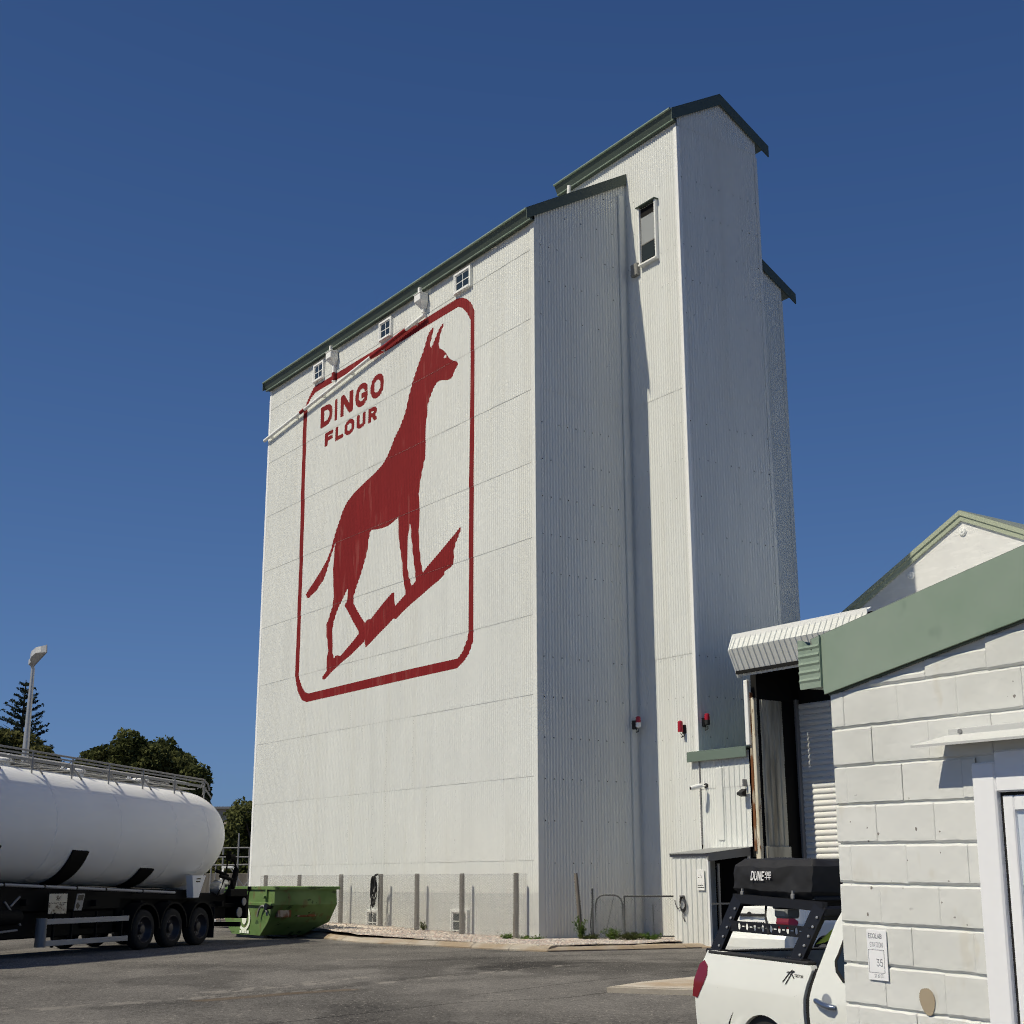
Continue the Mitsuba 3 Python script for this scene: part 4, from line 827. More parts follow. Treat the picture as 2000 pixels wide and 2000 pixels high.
for x0, z0, x1, z1 in ((-6.7, .55, -5.6, .60), (-6.3, .78, -5.55, .80), (-6.1, 1.2, -5.5, .7), (-5.9, 1.1, -5.6, 1.3)): b.tube([(x0, .28, z0), (x1, .30, z1)], .025, 6)
objs('air_line', b, 'dull_steel', tank, TRL)
objs('air_tank', MB().lathe([(0, 0), (.14, .03), (.17, .10), (.17, 1.0), (.14, 1.07), (0, 1.1)], (-6.6, .35, .88), (1, 0, 0), 20).lathe([(0, 0), (.14, .03), (.17, .10), (.17, .8), (.14, .87), (0, .9)], (-3.3, .5, .70), (1, 0, 0), 20), 'chassis_black', tank, TRL, smooth=40)
# axles and wheels
def wheel(parent, x, y, side, r=.475, m=TRL, w=.30):
    o = (x, y, r); ax = (0, side, 0)
    ty = MB().lathe([(.29, -w), (.40, -w), (.455, -w + .03), (r, -w + .07), (r, -.07), (.455, -.03), (.40, 0), (.315, -.005), (.30, -.02), (.29, -.05)], o, ax, 44)
    for k in range(44):
        a = k * 2 * PI / 44
        for yy in (-.10, -.15, -.20):
            c = np.array([x + (r + .001) * math.cos(a), y + side * yy, r + (r + .001) * math.sin(a)]); t = np.array([-math.sin(a), 0, math.cos(a)]); n = np.array([math.cos(a), 0, math.sin(a)])
            ty.hull([c + t * s * .026 + np.array([0, 1, 0]) * e * .02 + n * h for s in (-1, 1) for e in (-1, 1) for h in (-.004, .007)]) if k % 1 == 0 and yy == -.15 else None
    k = numbered(parent + '__wheel')
    tyre = obj('wheel', ty, 'rubber', parent, m, smooth=40)
    rim = MB().lathe([(.315, -.006), (.305, .0), (.292, -.012), (.285, -.05), (.25, -.14), (.21, -.165), (.12, -.165), (.115, -.10), (.10, -.06), (.05, -.05), (0, -.05)], o, ax, 44)
    obj('rim', rim, 'dark_rim', tyre, m, smooth=40)
    nb = MB()
    for q in range(10):
        a = q * 2 * PI / 10; c = np.array([x + .165 * math.cos(a), y, r + .165 * math.sin(a)]); nb.cyl(c + np.array(ax) * -.17, c + np.array(ax) * -.135, .016, n=6)
    obj('wheel_nuts', nb, 'dull_steel', tyre, m)
    return tyre
mat('dark_rim', (.05, .045, .048), .45, .5, .3); mat('shaded_alu', (.20, .20, .20), .4, .5, .6)
for i, x in enumerate((-1.24, 0.0, 1.28)):
    wheel(tank, x, 0.0, -1); wheel(tank, x, 2.48, 1)
    obj('axle', MB().cyl((x, .2, .475), (x, 2.3, .475), .075, n=12), 'chassis_black', tank, TRL)
    b = MB(); aa = np.linspace(math.radians(-2), math.radians(182), 22); R = .60
    for y0, y1 in ((-.02, .40), (2.08, 2.50)):
        P = [(x + (R + d) * math.cos(a) * 1.0, y, .50 + (R + d) * math.sin(a)) for a in aa for y, d in ((y0, 0), (y1, 0), (y1, .012), (y0, .012))]
        b.add(P, [(4 * i_ + j, 4 * i_ + (j + 1) % 4, 4 * i_ + 4 + (j + 1) % 4, 4 * i_ + 4 + j) for i_ in range(21) for j in range(4)])
        P = [(x + (R + d) * math.cos(a), y0 - .0 + e, .50 + (R + d) * math.sin(a)) for a in aa for d, e in ((-.035, -.006), (.012, -.006))]
        b.add(P, [(2 * i_, 2 * i_ + 1, 2 * i_ + 3, 2 * i_ + 2) for i_ in range(21)])
    objs('mudguard', b, 'chassis_black', tank, TRL, smooth=40)
# side guard, two bars with a curved front
b = MB()
for z0, z1 in ((.70, .82), (.24, .36)): b.box(-5.02, -1.95, -.03, .0, z0, z1, .008)
sg_ = obj('side_guard', b, 'guard_grey', tank, TRL)
b = MB(); t = np.linspace(0, PI / 2, 9)
for k in range(8):
    q = [(-5.02 - .13 * math.sin(a), -.03 + .20 - .20 * math.cos(a)) for a in (t[k], t[k + 1])]; i_ = [(-5.02 - .11 * math.sin(a), -.03 + .20 - .18 * math.cos(a)) for a in (t[k], t[k + 1])]
    b.hull([(p[0], p[1], z) for p in q + i_ for z in (.22, .84)])
obj('curved_end', b, 'shaded_alu', sg_, TRL, smooth=40)  # darker than the guard bars, the shade on this end put into its colour
b = MB()
for x in (-4.75, -4.1, -3.2, -2.2): b.box(x, x + .05, .0, .06, .2, .95, .005)
objs('guard_post', b, 'chassis_black', sg_, TRL)
# placard in a frame, small plate, leg
pl = obj('placard', MB().box(-4.97, -4.28, .03, .05, .90, 1.38, .004), 'chassis_black', tank, TRL)
def placard(p, n, uv):
    q = (p.x - TRL[0, 3]) * TRL[0, 0] + (p.y - TRL[1, 3]) * TRL[1, 0]; z = p.z
    w = fbm(q * 9, z * 14, 2, 4)
    c = mix((0.62, 0.56, 0.42), (0.48, 0.40, 0.27), smoothstep(.4, .7, w) * smoothstep(1.25, 1.0, z))
    line = dr.select(dr.abs(z - 1.155) < .008, 1.0, 0.0)
    mark = dr.select((dr.abs(q + 4.61) < .085) & (dr.abs(z - 1.26) < .055), smoothstep(.42, .5, noise(q * 60, z * 60, 1)), 0.0)
    scr = smoothstep(.60, .66, fbm(q * 12, z * 16, 8, 3)) * dr.select(z < 1.13, 1.0, 0.0)
    return mix(c, (0.10, 0.06, 0.03), dr.clip(line + mark + scr * .8, 0, 1))
mat('placard_print', proc(placard), .6, .3)
obj('face', MB().box(-4.945, -4.305, .024, .031, .925, 1.355, .002), 'placard_print', pl, TRL)
pl2 = obj('class_plate', MB().hull([(x + dz * .25, y, z) for x in (-4.0, -3.72) for y in (.03, .045) for z, dz in ((.98, -.1), (1.35, .25))]), 'dull_steel', tank, TRL)
b = MB(); b.hull([(x + dz * .25, .027, z) for x in (-3.965, -3.755) for z, dz in ((1.20, .12), (1.32, .23))] + [(x + dz * .25, .029, z) for x in (-3.965, -3.755) for z, dz in ((1.20, .12), (1.32, .23))])
c0 = np.array([-3.90, .027, 1.08]); b.hull([c0 + np.array([dx, dy, dz]) for dx, dz in ((.085, 0), (-.085, 0), (.0, .085), (0, -.085)) for dy in (0, .003)])
obj('print', b, 'black_paint', pl2, TRL)
lg = MB()
for y in (.55, 1.85): lg.box(-7.6, -7.44, y, y + .15, .12, 1.2, .015).box(-7.7, -7.34, y - .06, y + .21, 0.0, .12, .02)
lg.tube([(-7.55, .6, .9), (-6.7, .8, 1.15)], .03, 6)
obj('landing_leg', lg, 'chassis_black', tank, TRL)
# rear: lower valve cone, hoses, light board, bumper, mud flaps
obj('outlet_cone', MB().lathe([(.62, 0), (.45, -.25), (.2, -.5), (.13, -.62), (.13, -.75), (0, -.75)], (2.1, YC, 1.62), (0, 0, 1), 28), 'tank_paint', tank, TRL, smooth=40)
bx = obj('side_cabinet', MB().hull([(x, y, z) for x, z in ((.80, 1.76), (1.45, 1.76), (1.15, 1.2), (.90, 1.2)) for y in (.02, .22)]), 'tank_paint', tank, TRL)
objs('louvre', MB().box(1.0, 1.2, .01, .022, 1.66, 1.69).box(.98, 1.18, .01, .022, 1.59, 1.62), 'black_paint', bx, TRL)
b = MB()
b.tube([(3.3, .5, 2.25), (3.55, .42, 2.2), (3.62, .4, 1.9), (3.45, .4, 1.45), (3.2, .45, 1.2)], .085, 12)
b.tube([(3.2, .8, 1.9), (3.5, .6, 1.75), (3.55, .55, 1.4), (3.3, .6, 1.1)], .05, 10).tube([(2.7, .35, 1.75), (3.1, .22, 1.65), (3.3, .25, 1.25)], .05, 10)
obj('hose', b, 'chassis_black', tank, TRL, smooth=50)
b = MB(); b.tube([(2.5, .3, 1.2), (2.9, .3, 1.75), (3.25, .45, 2.3)], .022, 8).tube([(2.5, 1.2, 1.15), (3.25, 1.2, 2.2)], .022, 8).tube([(3.25, .45, 2.3), (3.3, 2.0, 2.3)], .022, 8).cyl((3.2, .4, 2.15), (3.2, .4, 2.42), .07, n=12).cyl((3.1, .32, 2.28), (3.35, .32, 2.28), .05, n=10)
for y in (1.6, 2.05): b.tube([(3.55, y, 1.0), (3.75, y, 2.0), (3.4, y, 3.3), (2.8, y, 4.0)], .02, 8)
for k in range(9):
    t = k / 8; b.cyl((3.58 + .16 * math.sin(t * 2.3) - .55 * t * t, 1.6, 1.1 + 2.7 * t), (3.58 + .16 * math.sin(t * 2.3) - .55 * t * t, 2.05, 1.1 + 2.7 * t), .014, n=6)
obj('rear_frame', b, 'chassis_black', tank, TRL, smooth=50)
obj('valve', MB().lathe([(0, -.18), (.16, -.15), (.2, 0), (.16, .15), (0, .18)], (2.75, .45, 1.42), (0, -1, 0), 20).lathe([(.10, -.2), (.10, .3)], (2.95, .5, 1.55), (1, 0, 0), 16), 'alu', tank, TRL, smooth=40)
lb = obj('light_board', MB().box(3.55, 3.70, .0, 2.48, .62, 1.25, .02).box(2.7, 3.6, .0, .12, 1.2, 1.4, .02).box(2.0, 3.6, .35, 2.1, .9, 1.02, .02), 'chassis_black', tank, TRL)
b = MB()
for y in (.22, .52, 1.96, 2.26): b.lathe([(0, .02), (.085, .015), (.095, 0)], (3.70, y, .95), (1, 0, 0), 20)
objs('tail_lamp', b, 'tail_red', lb, TRL, smooth=40)
objs('marker_disc', MB().lathe([(0, .03), (.10, .02), (.11, 0)], (3.42, -.005, 1.06), (0, -1, 0), 20).lathe([(0, .03), (.13, .02), (.14, 0)], (3.2, .0, .78), (0, -1, 0), 20), 'dull_steel', lb, TRL, smooth=40)
obj('lamp_stalk', MB().tube([(3.72, .05, .62), (3.74, .05, 1.28), (3.74, .02, 1.36)], .02, 8).lathe([(0, -.06), (.05, -.05), (.06, 0), (.05, .06), (0, .07)], (3.74, .02, 1.40), (0, 0, 1), 12), 'chassis_black', lb, TRL, smooth=40)
obj('bumper_bar', MB().box(3.3, 3.42, .05, 2.43, .40, .52, .015), 'chassis_black', tank, TRL)
objs('mud_flap', MB().box(1.93, 1.95, .0, .42, .16, .95, .004).box(1.93, 1.95, 2.06, 2.48, .16, .95, .004), 'rubber', tank, TRL)

# ---------------------------------------------------------------- yard lamp
lampt = thing('yard_lamp', 'tall grey yard lamp with a tilted floodlight behind the tanker trailer', 'street lamp')
LX, LY = -15.62, 45.0
obj('pole', MB().tube([(LX, LY, 0), (LX, LY, 4.0), (LX + .02, LY, 8.3)], [.15, .135, .06], 14), 'galvanised', lampt, smooth=40)
lh = np.array([LX + .02, LY, 8.3])
def L3(u, v, w):   # u across, v along the tilted head, w off its glass
    d = np.array([.62, -.25, .60]); d /= np.linalg.norm(d); side = np.array([.55, -.80, -.25]); side -= d * side.dot(d); side /= np.linalg.norm(side); nn = np.cross(d, side); nn = nn if nn[2] < 0 else -nn
    return lh + np.array([0, 0, .22]) + side * u + d * v + nn * w
obj('bracket', MB().hull([L3(u, v, w) for u in (-.16, .16) for v in (-.10, .05) for w in (-.12, .0)]).cyl(lh, L3(0, -.02, -.06), .06, n=10), 'galvanised', lampt)
obj('housing', MB().hull([L3(u, v, 0) for u in (-.24, .24) for v in (.0, .62)] + [L3(u * .8, .02 + .52 * v, -.24 * k) for u in (-.24, .24) for v, k in ((.1, .8), (.35, 1), (.7, .9), (.95, .5))]), 'galvanised', lampt)
obj('rim', MB().hull([L3(u, v, w) for u in (-.26, .26) for v in (-.02, .64) for w in (0, .035)]), 'dull_steel', lampt)
mat('lamp_glass', (.30, .28, .27), .12, .6)
obj('glass', MB().hull([L3(u, v, w) for u in (-.20, .20) for v in (.14, .58) for w in (.03, .042)]), 'lamp_glass', lampt)

# ---------------------------------------------------------------- white ute with rack and rooftop tent (x forwards, y left)
def carwhite(p, n, uv): return mi.Color3f(.74, .755, .715) * (.95 + .07 * fbm(p.x * 2, p.y * 2, p.z * 2, 4))
mat('car_white', proc(carwhite), .28, .5, clearcoat=.5, clearcoat_gloss=.9)
mat('galv_light', (.48, .49, .48), .5, .4)
mat('chrome_blue', (.28, .33, .42), .16, .5, .85)
mat('car_glass', (.012, .015, .016), .05, .6)
ute = thing('white_ute', 'white dual-cab ute with a black rack over its tray beside the block building', 'ute')
HW2 = .90
def bodywarp(v, belt=.98, lean=.16, crown=.03):
    """sides curve in below and above the belt line, ends rounded in plan"""
    v = np.array(v, float); z = v[:, 2]
    k = 1 - np.where(z > belt, lean * (np.maximum(z - belt, 0) / .8) ** 1.25, .05 * ((belt - z) / .5) ** 2)
    v[:, 1] *= k
    return v
def shell(profile, y0, y1, nsub=.07, warp=bodywarp, holes=()):
    p = sg.Polygon(profile, holes).buffer(0)
    t = trimesh.creation.extrude_polygon(p, y1 - y0, engine='earcut'); v, f = trimesh.remesh.subdivide_to_size(t.vertices, t.faces, nsub)
    out = np.column_stack([v[:, 0], v[:, 2] + y0, v[:, 1]])
    return warp(out), f[:, ::-1]
def arcpts(cx, cz, r, a0, a1, n=20): return [(cx + r * math.cos(a), cz + r * math.sin(a)) for a in np.linspace(math.radians(a0), math.radians(a1), n)]
AX0, AX1, AZ, AR = .86, 3.86, .37, .43
# tray side: rear edge raked, rail level, wheel arch cut out
side_prof = [(-.18, .55), (-.17, .90), (-.06, 1.16), (.0, 1.26), (.10, 1.265), (1.50, 1.235), (1.52, 1.20)] + [(1.46, 1.08), (1.43, .98), (1.42, .88), (1.43, .60), (1.44, .45)] + [(AX0 + AR, .42)] + arcpts(AX0, AZ, AR, 7, 173, 24) + [(AX0 - AR, .42), (-.16, .50)]
tray = obj('tray', MB().add(*shell(side_prof, -HW2, -HW2 + .06)).add(*shell(side_prof, HW2 - .06, HW2)), 'car_white', ute, UTE, smooth=35)
objs('wheel_arch_lip', MB().tube([(x, -HW2 + .013, z) for x, z in arcpts(AX0, AZ, .60, 12, 168, 30)], .0065, 6).tube([(x, HW2 - .013, z) for x, z in arcpts(AX0, AZ, .60, 12, 168, 30)], .0065, 6), 'rubber', tray, UTE, smooth=True)  # dark tubes stand in for the shaded gap along the flare crease
b = MB()
for sy in (-1, 1):
    for a0, a1 in zip(np.linspace(8, 172, 25)[:-1], np.linspace(8, 172, 25)[1:]):
        q = [(AX0 + r_ * math.cos(math.radians(a)), sy * (HW2 - .02 + o), AZ + r_ * math.sin(math.radians(a))) for a in (a0, a1) for r_, o in ((AR, -.002), (.50, .014), (.60, -.004))]
        b.add(q, [(0, 1, 4, 3), (1, 2, 5, 4)])
objs('flared_arch', b, 'car_white', tray, UTE, smooth=40)
obj('tray_floor', MB().box(-.05, 1.48, -HW2 + .08, HW2 - .08, .62, .68).box(1.42, 1.50, -HW2 + .08, HW2 - .08, .62, 1.22).box(-.02, 1.45, -HW2 + .05, -HW2 + .10, .7, 1.2).box(-.02, 1.45, HW2 - .10, HW2 - .05, .7, 1.2), 'black_plastic', ute, UTE)
tg = obj('tailgate', MB().add(*shell([(-.17, .60), (-.16, .90), (-.06, 1.14), (.0, 1.24), (.05, 1.24), (-.02, 1.10), (-.10, .90), (-.11, .60)], -.72, .72)), 'car_white', ute, UTE, smooth=35)
objs('rail_cap', MB().box(.02, 1.47, -HW2 * .97, -HW2 * .97 + .09, 1.236, 1.262, .008).box(.02, 1.47, HW2 * .97 - .09, HW2 * .97, 1.236, 1.262, .008).box(-.04, .05, -.7, .7, 1.235, 1.258, .008), 'black_plastic', ute, UTE)
for sy in (-1, 1):
    lp = [(-.245, .86), (-.215, 1.0), (-.14, 1.14), (-.075, 1.175), (-.015, 1.13), (-.012, 1.06), (-.06, .98), (-.13, .90), (-.17, .85)]
    y = sy * (HW2 - .055); v, f = shell([(x + .045, z) for x, z in lp], min(y, y + sy * .062), max(y, y + sy * .062), .03)
    obj('tail_lamp', MB().add(v, f), 'tail_red', ute, UTE, smooth=40)
obj('rear_bumper', MB().hull([(x, y, z) for x, y in ((-.30, .7), (-.30, -.7), (-.12, .88), (-.12, -.88)) for z in (.46, .64)]), 'alu', ute, UTE)
# cab
cab_prof = [(1.52, .42), (1.505, .60), (1.50, .88), (1.51, .99), (1.54, 1.09), (1.59, 1.20), (1.66, 1.35), (1.76, 1.58), (1.86, 1.72), (2.0, 1.76), (2.7, 1.77), (3.05, 1.72), (3.62, 1.26), (3.70, 1.14), (4.55, 1.04), (4.80, .92), (4.86, .70), (4.84, .42)] + [(AX1 + AR, .42)] + arcpts(AX1, AZ, AR, 7, 173, 24) + [(AX1 - AR, .42)]
cabk = obj('cab', MB().add(*shell(cab_prof, -HW2, HW2, .10)), 'car_white', ute, UTE, smooth=30)
def side_patch(poly, off, mtl, name, parent, nsub=.05, th=.012):
    for sy in (-1, 1):
        y0 = sy * (HW2 + off); v, f = shell(poly, min(y0, y0 - sy * th), max(y0, y0 - sy * th), nsub)
        k = obj(name, MB().add(v, f), mtl, parent, UTE, smooth=35)
    return k
rearwin = [(1.86, 1.34), (1.83, 1.29), (1.85, 1.23), (1.93, 1.17), (2.42, 1.15), (2.42, 1.64), (2.05, 1.655), (1.96, 1.58)]
side_patch(rearwin, .004, 'car_glass', 'rear_door_window', cabk); side_patch([(2.50, 1.15), (3.38, 1.15), (3.02, 1.62), (2.50, 1.645)], .004, 'car_glass', 'front_door_window', cabk)
ws = sg.Polygon(rearwin).buffer(.028); seal = ws.difference(sg.Polygon(rearwin).buffer(.002))
for sy in (-1, 1):
    y0 = sy * (HW2 + .006); t = trimesh.creation.extrude_polygon(seal, .01, engine='earcut'); v, f = trimesh.remesh.subdivide_to_size(t.vertices, t.faces, .06); o = np.column_stack([v[:, 0], v[:, 2] + y0 - (.01 if sy > 0 else 0), v[:, 1]])
    obj('window_seal', MB().add(bodywarp(o), f), 'rubber', cabk, UTE)
    # dark gap strip between tray and cab
    gp = [(1.53, 1.215), (1.47, 1.08), (1.435, .98), (1.425, .88), (1.435, .60), (1.445, .44)]; gq = [(1.515, .44), (1.51, .60), (1.50, .88), (1.512, .98), (1.545, 1.08), (1.60, 1.205)]
    yy = sy * (HW2 - .025); v, f = shell(gp + gq, min(yy, yy - sy * .1), max(yy, yy - sy * .1), .08)
    obj('gap_seal', MB().add(v, f), 'rubber', ute, UTE, smooth=35)
    # door shut line and handle
    dl = [(2.46, 1.66), (2.455, 1.15), (2.44, .50)]; obj('shut_line', MB().tube(bodywarp(np.array([(x, sy * (HW2 + .001), z) for x, z in dl])), .005, 5), 'black_paint', cabk, UTE)
    for k_, hx in enumerate((1.60, 2.56)):
        P = bodywarp(np.array([(hx + .0, sy * (HW2 + .012), .985), (hx + .04, sy * (HW2 + .035), .985), (hx + .14, sy * (HW2 + .042), .965), (hx + .21, sy * (HW2 + .035), .955), (hx + .25, sy * (HW2 + .012), .952)]))
        hk_ = obj('door_handle', MB().tube(P, [.016, .022, .024, .024, .018], 10), 'chrome_blue', cabk, UTE, smooth=50)
        obj('handle_cup', MB().lathe([(0, .004), (.055, .003), (.062, 0)], bodywarp(np.array([(hx + .13, sy * (HW2 + .001), .985)]))[0], (0, sy, 0), 20), 'alu', hk_, UTE, smooth=40)

obj('windscreen', MB().hull([(3.08, y * .74, 1.69) for y in (-1, 1)] + [(3.60, y * .83, 1.29) for y in (-1, 1)] + [(3.10, y * .74, 1.705) for y in (-1, 1)] + [(3.63, y * .83, 1.29) for y in (-1, 1)]), 'car_glass', cabk, UTE)
obj('rear_window', MB().hull([(1.64 - d, y, 1.30) for y in (-.62, .62) for d in (0, .02)] + [(1.79 - d, y, 1.62) for y in (-.58, .58) for d in (0, .02)]), 'car_glass', cabk, UTE)
for sy in (-1, 1):
    obj('headlight', MB().hull([(x, sy * y, z) for x, y, z in ((4.62, .80, .90), (4.84, .62, .88), (4.84, .62, .74), (4.68, .83, .76), (4.60, .83, .94))]), 'grey_glass', ute, UTE)
    obj('door_mirror', MB().hull([(3.25 + a, sy * (HW2 + o), 1.20 + c) for a in (0, .1) for o in (.0, .20) for c in (0, .16)]), 'car_white', ute, UTE)
    for x in (AX0, AX1):
        o = (x, sy * (HW2 - .03), .355); ax = (0, sy, 0)
        ty = obj('wheel', MB().lathe([(.20, -.22), (.29, -.24), (.345, -.2), (.355, -.17), (.355, -.05), (.345, -.02), (.30, 0), (.22, -.01), (.205, -.04)], o, ax, 40), 'rubber', ute, UTE, smooth=40)
        obj('rim', MB().lathe([(.215, -.012), (.20, -.02), (.17, -.06), (.09, -.05), (.05, -.03), (0, -.03)], o, ax, 40), 'alu', ty, UTE, smooth=40)
obj('grille', MB().box(4.83, 4.87, -.55, .55, .68, .86, .01).box(4.83, 4.865, -.8, .8, .46, .58, .01), 'black_plastic', ute, UTE)
obj('underbody', MB().box(-.05, 4.7, -.75, .75, .32, .55), 'black_paint', ute, UTE)
# sticker on the tray corner
b = MB()
yk = lambda z: -HW2 - .0022
for (x0, z0), (x1, z1), w_ in (((1.20, 1.165), (1.30, 1.175), .008), ((1.22, 1.15), (1.27, 1.185), .007), ((1.25, 1.145), (1.29, 1.18), .007), ((1.24, 1.165), (1.15, 1.085), .007), ((1.27, 1.165), (1.19, 1.07), .007), ((1.26, 1.16), (1.30, 1.12), .006)):
    b.tube(bodywarp(np.array([(x0, yk(z0), z0), (x1, yk(z1), z1)])), w_ * .8, 4)
tm = meshkit.text_mesh('TRITON', .022, .002, bold=False); v = tm.vertices; b.add(bodywarp(np.column_stack([1.30 + v[:, 0], -HW2 - .001 - v[:, 2], 1.135 + v[:, 1] + v[:, 0] * -.02])), tm.faces)
obj('sticker', b, 'black_plastic', tray, UTE)
# rack
rk = thing('tray_rack', 'black steel rack bolted over the tray of the white ute', 'rack')
def bar(b, p0, p1, w, t, c=.006):
    """flat bar from p0 to p1: w wide in the x-z plane, t thick in y"""
    p0, p1 = np.array(p0, float), np.array(p1, float); d = p1 - p0; d /= np.linalg.norm(d); n = np.cross(d, [0, 1, 0]); n /= np.linalg.norm(n); s = np.cross(d, n)
    return b.hull([p + n * a * w / 2 + s * e * t / 2 for p in (p0, p1) for a in (-1, 1) for e in (-1, 1)])
for sy in (-1, 1):
    y0, y1 = sy * .80, sy * .70
    for (xa, za), (xb, zb), w_ in (((.05, 1.25), (.29, 1.72), .13), ((1.23, 1.25), (1.46, 1.69), .14)):
        ps = obj('post', bar(MB(), (xa, y0, za), (xb, y1, zb), w_, .045), 'black_paint', rk, UTE)
        bb = MB()
        for k in range(5):
            t = .12 + .17 * k; c = np.array([xa + (xb - xa) * t + .04, y0 + (y1 - y0) * t + sy * .026, za + (zb - za) * t]); bb.lathe([(0, .012), (.010, .010), (.012, 0)], c, (0, sy, 0), 10)
        obj('bolts', bb, 'alu', ps, UTE)
        obj('foot', MB().box(xa - .10, xa + .12, y0 - .05, y0 + .05, 1.24, 1.275, .006), 'black_paint', ps, UTE)
    # side plate with a row of oval cut-outs
    pp = sg.Polygon([(.16, 1.435), (1.34, 1.435), (1.38, 1.525), (.20, 1.525)])
    for k in range(8):
        c = .36 + .118 * k; pp = pp.difference(shapely.affinity.scale(sg.Point(c, 1.482).buffer(.024), .95, 1.25)).difference(sg.box(c + .035, 1.478, c + .085, 1.488))
    v, f = trimesh.creation.triangulate_polygon(pp, engine='earcut'); t = trimesh.creation.extrude_polygon(pp, .008, engine='earcut'); v = t.vertices
    yy = sy * .765
    obj('side_plate', MB().add(np.column_stack([v[:, 0], yy + v[:, 2], v[:, 1]]), t.faces), 'black_paint', rk, UTE)
    obj('top_rail', bar(MB(), (.22, sy * .70, 1.715), (1.50, sy * .70, 1.685), .075, .05), 'black_paint', rk, UTE)
b = MB()
for x, z in ((.29, 1.70), (.85, 1.695), (1.47, 1.66)): b.box(x - .05, x + .05, -.72, .72, z - .05, z + .02, .008)
b.box(1.46, 1.50, -.72, .72, 1.58, 1.69, .008)
obj('cross_bar', b, 'black_paint', rk, UTE)
obj('work_lamp', MB().box(.62, .80, -.58, -.42, 1.56, 1.66, .02), 'grey_glass', rk, UTE)
obj('strap', MB().tube([(.58, -.62, 1.70), (.70, -.72, 1.58), (.82, -.78, 1.44)], .012, 4), 'black_plastic', rk, UTE)
obj('bolts', MB().lathe([(0, .012), (.012, .01), (.014, 0)], (1.50, -.55, 1.63), (1, 0, 0), 10).lathe([(0, .012), (.012, .01), (.014, 0)], (1.50, .2, 1.63), (1, 0, 0), 10).lathe([(0, .012), (.012, .01), (.014, 0)], (1.50, -.1, 1.63), (1, 0, 0), 10), 'alu', rk, UTE)
# folded rooftop tent in its soft black cover
def tentcloth(p, n, uv): return mi.Color3f(.016, .016, .017) * (.8 + .5 * fbm(p.x * 14, p.y * 14, p.z * 14, 3))
bump('tent_cover', proc(tentcloth), lambda p, n, uv: .012 * fbm(p.x * 5, p.y * 5, p.z * 5, 3) + .0006 * noise(p.x * 300, p.y * 300, p.z * 300), 1.0, .62, .35, 3e-3)
tent = thing('rooftop_tent', 'folded rooftop tent in a black cover with a white logo on the ute rack', 'tent')
tb = MB().hull([(x, y, z) for x, y, z in [(.13, -.66, 1.80), (1.24, -.66, 1.78), (.13, .66, 1.80), (1.24, .66, 1.78), (.16, -.65, 2.0), (1.27, -.65, 1.99), (.16, .65, 2.0), (1.27, .65, 1.99), (.24, -.60, 2.055), (1.20, -.60, 2.045), (.24, .60, 2.055), (1.20, .60, 2.045), (.16, -.62, 1.745), (1.20, -.62, 1.725), (.16, .62, 1.745), (1.20, .62, 1.725)]])
tv, tf = trimesh.remesh.subdivide_to_size(*tb.mesh(), .05)
tv = tv + (meshkit.fbm(tv * 3.1, 3, 5)[:, None] - .5) * np.array([.05, .075, .06]) + (meshkit.fbm(tv * 9, 2, 8)[:, None] - .5) * np.array([.012, .02, .012])
obj('cover', (tv, tf), 'tent_cover', tent, UTE, smooth=45)
obj('base', MB().box(.16, 1.24, -.60, .60, 1.72, 1.76, .01), 'black_plastic', tent, UTE)
b = MB()
for x in (.34, 1.08): b.tube([(x, -.70, 1.80), (x, -.705, 1.76), (x, -.70, 1.715)], .012, 4).box(x - .02, x + .02, -.715, -.695, 1.735, 1.775, .004)
obj('buckle', b, 'dull_steel', tent, UTE)
mat('logo_white', (.80, .80, .80), .6, .3)
b = MB(); tm = meshkit.text_mesh('DUNE', .075, .003, bold=True); v = tm.vertices
def on_side(x, z, d=0): return (x, -.684 - d, z)
w = v[:, 0].max(); sc = .20 / w
b.add(np.array([on_side(.44 + q[0] * sc + q[1] * .25, 1.875 + q[1], q[2]) for q in v]), tm.faces)
tm = meshkit.text_mesh('4WD', .035, .003, bold=True); v = tm.vertices; sc = .09 / v[:, 0].max()
b.add(np.array([on_side(.665 + q[0] * sc, 1.915 + q[1], q[2]) for q in v]), tm.faces)
b.box(.66, .755, -.688, -.684, 1.898, 1.904).box(.685, .69, -.688, -.684, 1.88, 1.92).box(.725, .73, -.688, -.684, 1.88, 1.92)
obj('logo', b, 'logo_white', tent, UTE)
lf_ = thing('green_leaf', 'single yellow green leaf stuck between the rack and the ute cab', 'leaf')
mat('leaf_green', (.34, .45, .06), .5, .3)
LFp = [(1.62, -.52, 1.62), (1.56, -.58, 1.55), (1.50, -.63, 1.48), (1.44, -.67, 1.43), (1.37, -.70, 1.39)]; P = []
for k, q in enumerate(LFp): w_ = (.02, .034, .036, .024, .002)[k]; P += [np.array(q) + [0, 0, w_], np.array(q) + [0, -.008, 0], np.array(q) - [0, 0, w_]]
obj('blade', MB().add(np.array(P), [(3 * i + j, 3 * i + j + 1, 3 * i + j + 4, 3 * i + j + 3) for i in range(4) for j in (0, 1)]), 'leaf_green', lf_, UTE, smooth=True)

